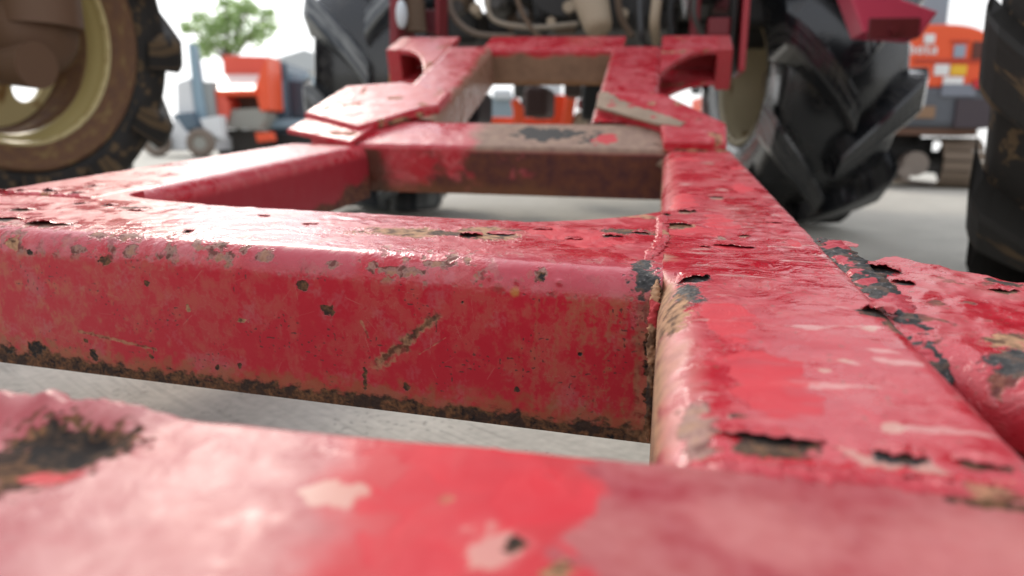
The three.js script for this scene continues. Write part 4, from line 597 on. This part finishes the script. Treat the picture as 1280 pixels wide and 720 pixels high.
  for (const s of [1, -1]) {
    const tr = part(t, 'track', [box(tw * 0.55, rT * 0.9, len, s * tx, rT, -len / 2 - rT, 0.03), cyl(rT * 0.8, rT * 0.8, tw * 0.5, 'x', s * tx, rT, -rT), cyl(rT * 0.8, rT * 0.8, tw * 0.5, 'x', s * tx, rT, -len - rT)], DARK);
    const per = 2 * len + 2 * PI * rT, n = 44, pad = box(tw, 0.022, per / n * 0.82, 0, 0, 0, 0.006);
    for (let i = 0; i < n; i++) { let d = i / n * per, y, z, a; if (d < len) { z = -rT - d; y = 2 * rT - 0.015; a = 0; } else if (d < len + PI * rT) { const u = (d - len) / rT; z = -rT - len - (rT - 0.015) * Math.sin(u); y = rT + (rT - 0.015) * Math.cos(u); a = -u; } else if (d < 2 * len + PI * rT) { z = -rT - len + d - len - PI * rT; y = 0.015; a = 0; } else { const u = (d - 2 * len - PI * rT) / rT; z = -rT + (rT - 0.015) * Math.sin(u); y = rT - (rT - 0.015) * Math.cos(u); a = -u; }
      const m = part(tr, 'track_shoe', pad, SHOE); m.position.set(s * tx, y, z); m.rotation.x = a; }
  }
}

// ---------------------------------------------------------------- orange harvesting machine and white truck behind on the left
{
  const D = 13, c = at(325, 185, D), t = thing('harvesting_machine', 'orange and dark blue harvesting machine standing in front of the green tree', 'farm machine', [c.x, 0, c.z]);
  t.rotation.y = FACE; const f = (x, y, d = D) => { const v = at(x, y, d); return V3(v.x - c.x, v.y, v.z - c.z).applyAxisAngle(UP, -FACE); };
  const ex = (name, pts, d, th, m) => { const q = pts.map(p => f(p[0], p[1], d)); part(t, name, new THREE.ExtrudeGeometry(new THREE.Shape(q.map(v => new THREE.Vector2(v.x, v.y))), { depth: th, bevelEnabled: true, bevelSize: 0.012, bevelThickness: 0.012 }).translate(0, 0, q.reduce((s, v) => s + v.z, 0) / q.length - th), m); };
  const CORAL = mat(0.75, 0.1, 0.06, 0.35), BLUE = mat(0.1, 0.15, 0.2, 0.35), LBLUE = mat(0.25, 0.36, 0.44, 0.4), NAVY = mat(0.03, 0.045, 0.07, 0.3), GR = mat(0.3, 0.3, 0.27, 0.6);
  ex('hood', [[280, 70], [331, 72], [331, 94], [280, 94]], D, 1.2, CORAL);
  { const a = f(281, 93, D - 0.05), b = f(326, 93, D - 0.05), e = f(265, 114, D - 0.75), g = f(318, 112, D - 0.75); const bg = new THREE.BufferGeometry(); const P = []; for (const dz of [0, -0.04]) for (const v of [a, b, g, e]) P.push(v.x, v.y + dz, v.z); bg.setAttribute('position', new THREE.Float32BufferAttribute(P, 3)); bg.setAttribute('uv', new THREE.Float32BufferAttribute(new Array(16).fill(0), 2)); bg.setIndex([0, 1, 2, 0, 2, 3, 4, 6, 5, 4, 7, 6, 3, 2, 6, 3, 6, 7, 0, 4, 5, 0, 5, 1, 1, 5, 6, 1, 6, 2, 0, 3, 7, 0, 7, 4]); const nb = bg.toNonIndexed(); nb.computeVertexNormals(); part(t, 'slanted_panel', nb, mat(0.8, 0.74, 0.7, 0.25)); }
  ex('cheek', [[319, 112], [327, 92], [336, 72], [336, 136], [325, 138], [322, 124]], D - 0.7, 0.7, ORANGE); ex('lip', [[265, 114], [318, 113], [319, 118], [266, 119]], D - 0.76, 0.3, ORANGE); ex('cheek', [[268, 118], [279, 118], [286, 128], [286, 140], [278, 158], [270, 150]], D - 0.7, 0.5, CORAL);
  ex('mouth', [[286, 118], [320, 118], [324, 140], [288, 140]], D - 0.2, 0.6, mat(0.12, 0.08, 0.06, 0.7)); ex('chute', [[288, 138], [324, 136], [333, 142], [325, 160], [283, 160]], D - 0.6, 0.6, GR);
  ex('body', [[333, 76], [360, 80], [361, 168], [333, 168]], D + 0.1, 1.4, BLUE); ex('body_panel', [[338, 100], [354, 102], [354, 136], [338, 136]], D + 0.06, 0.1, LBLUE); ex('cabinet', [[361, 92], [386, 94], [386, 166], [361, 166]], D + 0.2, 1.2, LBLUE); ex('window', [[364, 102], [380, 103], [380, 146], [364, 146]], D + 0.12, 0.06, NAVY); ex('rail', [[328, 150], [388, 150], [388, 158], [328, 160]], D - 0.1, 0.2, LBLUE);
  ex('lamp_housing', [[320, 167], [338, 166], [340, 175], [322, 177]], D - 0.6, 0.2, ORANGE); ex('track', [[272, 162], [330, 164], [334, 182], [330, 196], [276, 196], [268, 180]], D - 0.3, 0.5, IRON); ex('track', [[335, 168], [390, 168], [394, 196], [336, 196]], D, 0.8, DARK);
  const E = 12, k = at(240, 180, E), w = thing('utility_truck', 'small white utility truck with tan wheel standing beside the orange machine', 'truck', [k.x, 0, k.z]);
  w.rotation.y = FACE; const h = (x, y, d = E) => { const v = at(x, y, d); return V3(v.x - k.x, v.y, v.z - k.z).applyAxisAngle(UP, -FACE); };
  const ey = (name, pts, d, th, m) => { const q = pts.map(p => h(p[0], p[1], d)); return part(w, name, new THREE.ExtrudeGeometry(new THREE.Shape(q.map(v => new THREE.Vector2(v.x, v.y))), { depth: th, bevelEnabled: true, bevelSize: 0.02, bevelThickness: 0.02 }).translate(0, 0, q.reduce((s, v) => s + v.z, 0) / q.length - th), m); };
  const WH = mat(0.7, 0.72, 0.74, 0.4);
  ey('body', [[180, 160], [212, 162], [222, 150], [232, 166], [268, 172], [268, 186], [180, 188]], E, 1.2, WH); ey('post', [[240, 56], [247, 58], [254, 150], [243, 150]], E + 0.1, 0.1, LBLUE); ey('mast', [[250, 104], [266, 104], [268, 152], [252, 150]], E + 0.2, 0.2, mat(0.3, 0.32, 0.32, 0.6)); ey('seat', [[218, 144], [240, 142], [246, 158], [222, 164]], E, 0.5, BLUE); ey('backrest', [[224, 105], [238, 100], [240, 142], [222, 142]], E + 0.1, 0.4, WH); ey('guard', [[252, 150], [276, 146], [276, 172], [260, 166]], E - 0.1, 0.2, WH);
  for (const [x, d] of [[251, E - 0.1], [196, E - 0.1]]) { const v = h(x, 178, d); const wh = part(w, 'wheel', [new THREE.TorusGeometry(0.155, 0.07, 12, 32).translate(v.x, 0.225, v.z)], mat(0.2, 0.16, 0.13, 0.8)); part(wh, 'rim', cyl(0.1, 0.1, 0.08, 'z', v.x, 0.225, v.z), GR); }
}

// ---------------------------------------------------------------- pale warehouse far behind
{
  const c = at(372, 170, 45), t = thing('warehouse', 'pale low warehouse far behind, beside the blue cabinet of the orange machine', 'building', [c.x, 0, c.z]); t.rotation.y = FACE;
  part(t, 'wall', box(7, 4.2, 9, 0.6, 2.1, -4.5, 0.02), mat(0.62, 0.6, 0.55, 0.8));
  part(t, 'roof', new THREE.ExtrudeGeometry(new THREE.Shape([[-3.2, 4.2], [4.4, 4.2], [0.6, 5.4]].map(p => new THREE.Vector2(...p))), { depth: 9.6, bevelEnabled: false }).translate(0, 0, -9.3), mat(0.5, 0.53, 0.55, 0.5));
  for (const x of [-1.4, 0.8, 3]) part(t, 'window', box(1.2, 0.8, 0.06, x, 3.1, 0.03, 0.01), mat(0.2, 0.25, 0.28, 0.15)); part(t, 'door', box(2.2, 2.5, 0.08, 1.8, 1.25, 0.04, 0.01), mat(0.35, 0.42, 0.46, 0.5));
}

// ---------------------------------------------------------------- tree beyond the machines
{
  const D = 30, c = at(300, 150, D), t = thing('tree', 'green broadleaf tree rising behind the orange harvesting machine', 'tree', [c.x, 0, c.z]);
  const f = (x, y) => { const v = at(x, y, D); return V3(v.x - c.x, v.y, v.z - c.z); };
  const bark = mat(0.12, 0.09, 0.06, 0.9), limbs = [];
  const top = f(290, 60); limbs.push(tube([[0, 0, 0], [-0.1, 1.2, 0], [top.x, top.y, 0]], 0.11));
  const clumps = [[262, 25, 0.42], [268, 42, 0.5], [285, 38, 0.6], [300, 20, 0.6], [322, 14, 0.5], [318, 38, 0.7], [338, 34, 0.5], [330, 52, 0.5], [300, 48, 0.7], [280, 60, 0.5], [256, 64, 0.45], [310, 60, 0.4], [292, 28, 0.5], [345, 22, 0.35], [254, 40, 0.3], [348, 46, 0.4], [262, 56, 0.35], [274, 30, 0.4], [334, 18, 0.4], [306, 10, 0.35]];
  const leafP = [];
  for (const [x, y, r] of clumps) { const v = f(x, y); const z = rr(-0.9, 0.9); limbs.push(tube([[top.x * 0.8, top.y - 0.8, 0], [lerp(top.x, v.x, 0.6), lerp(top.y, v.y, 0.5), z * 0.5], [v.x, v.y, z]], 0.035, 10, 6));
    for (let i = 0; i < 200 * r; i++) { const a = rr(0, 2 * PI), b = Math.acos(rr(-1, 1)), q = r * Math.pow(rnd(), 0.45), X = v.x + q * Math.sin(b) * Math.cos(a) * 1.1, Yy = v.y + q * Math.cos(b) * 0.8, Z = z + q * Math.sin(b) * Math.sin(a), s = rr(0.07, 0.15), n = V3(rr(-1, 1), rr(-1, 1), rr(-1, 1)).normalize(), e = V3(rr(-1, 1), rr(-1, 1), rr(-1, 1)).cross(n).normalize(), g = n.clone().cross(e), p = (u, w) => leafP.push(X + e.x * u * s + g.x * w * s, Yy + e.y * u * s + g.y * w * s, Z + e.z * u * s + g.z * w * s); p(-1, 0); p(0, -0.5); p(1, 0); p(-1, 0); p(1, 0); p(0, 0.5); } }
  part(t, 'trunk', limbs, bark);
  const lg = new THREE.BufferGeometry(); lg.setAttribute('position', new THREE.Float32BufferAttribute(leafP, 3)); lg.computeVertexNormals();
  const cr = part(t, 'crown', lg, mat(0.36, 0.5, 0.2, 0.8, { transmission: 0.6, thickness: 0 })); cr.userData.kind = 'stuff';
}

renderer.render(scene, camera);
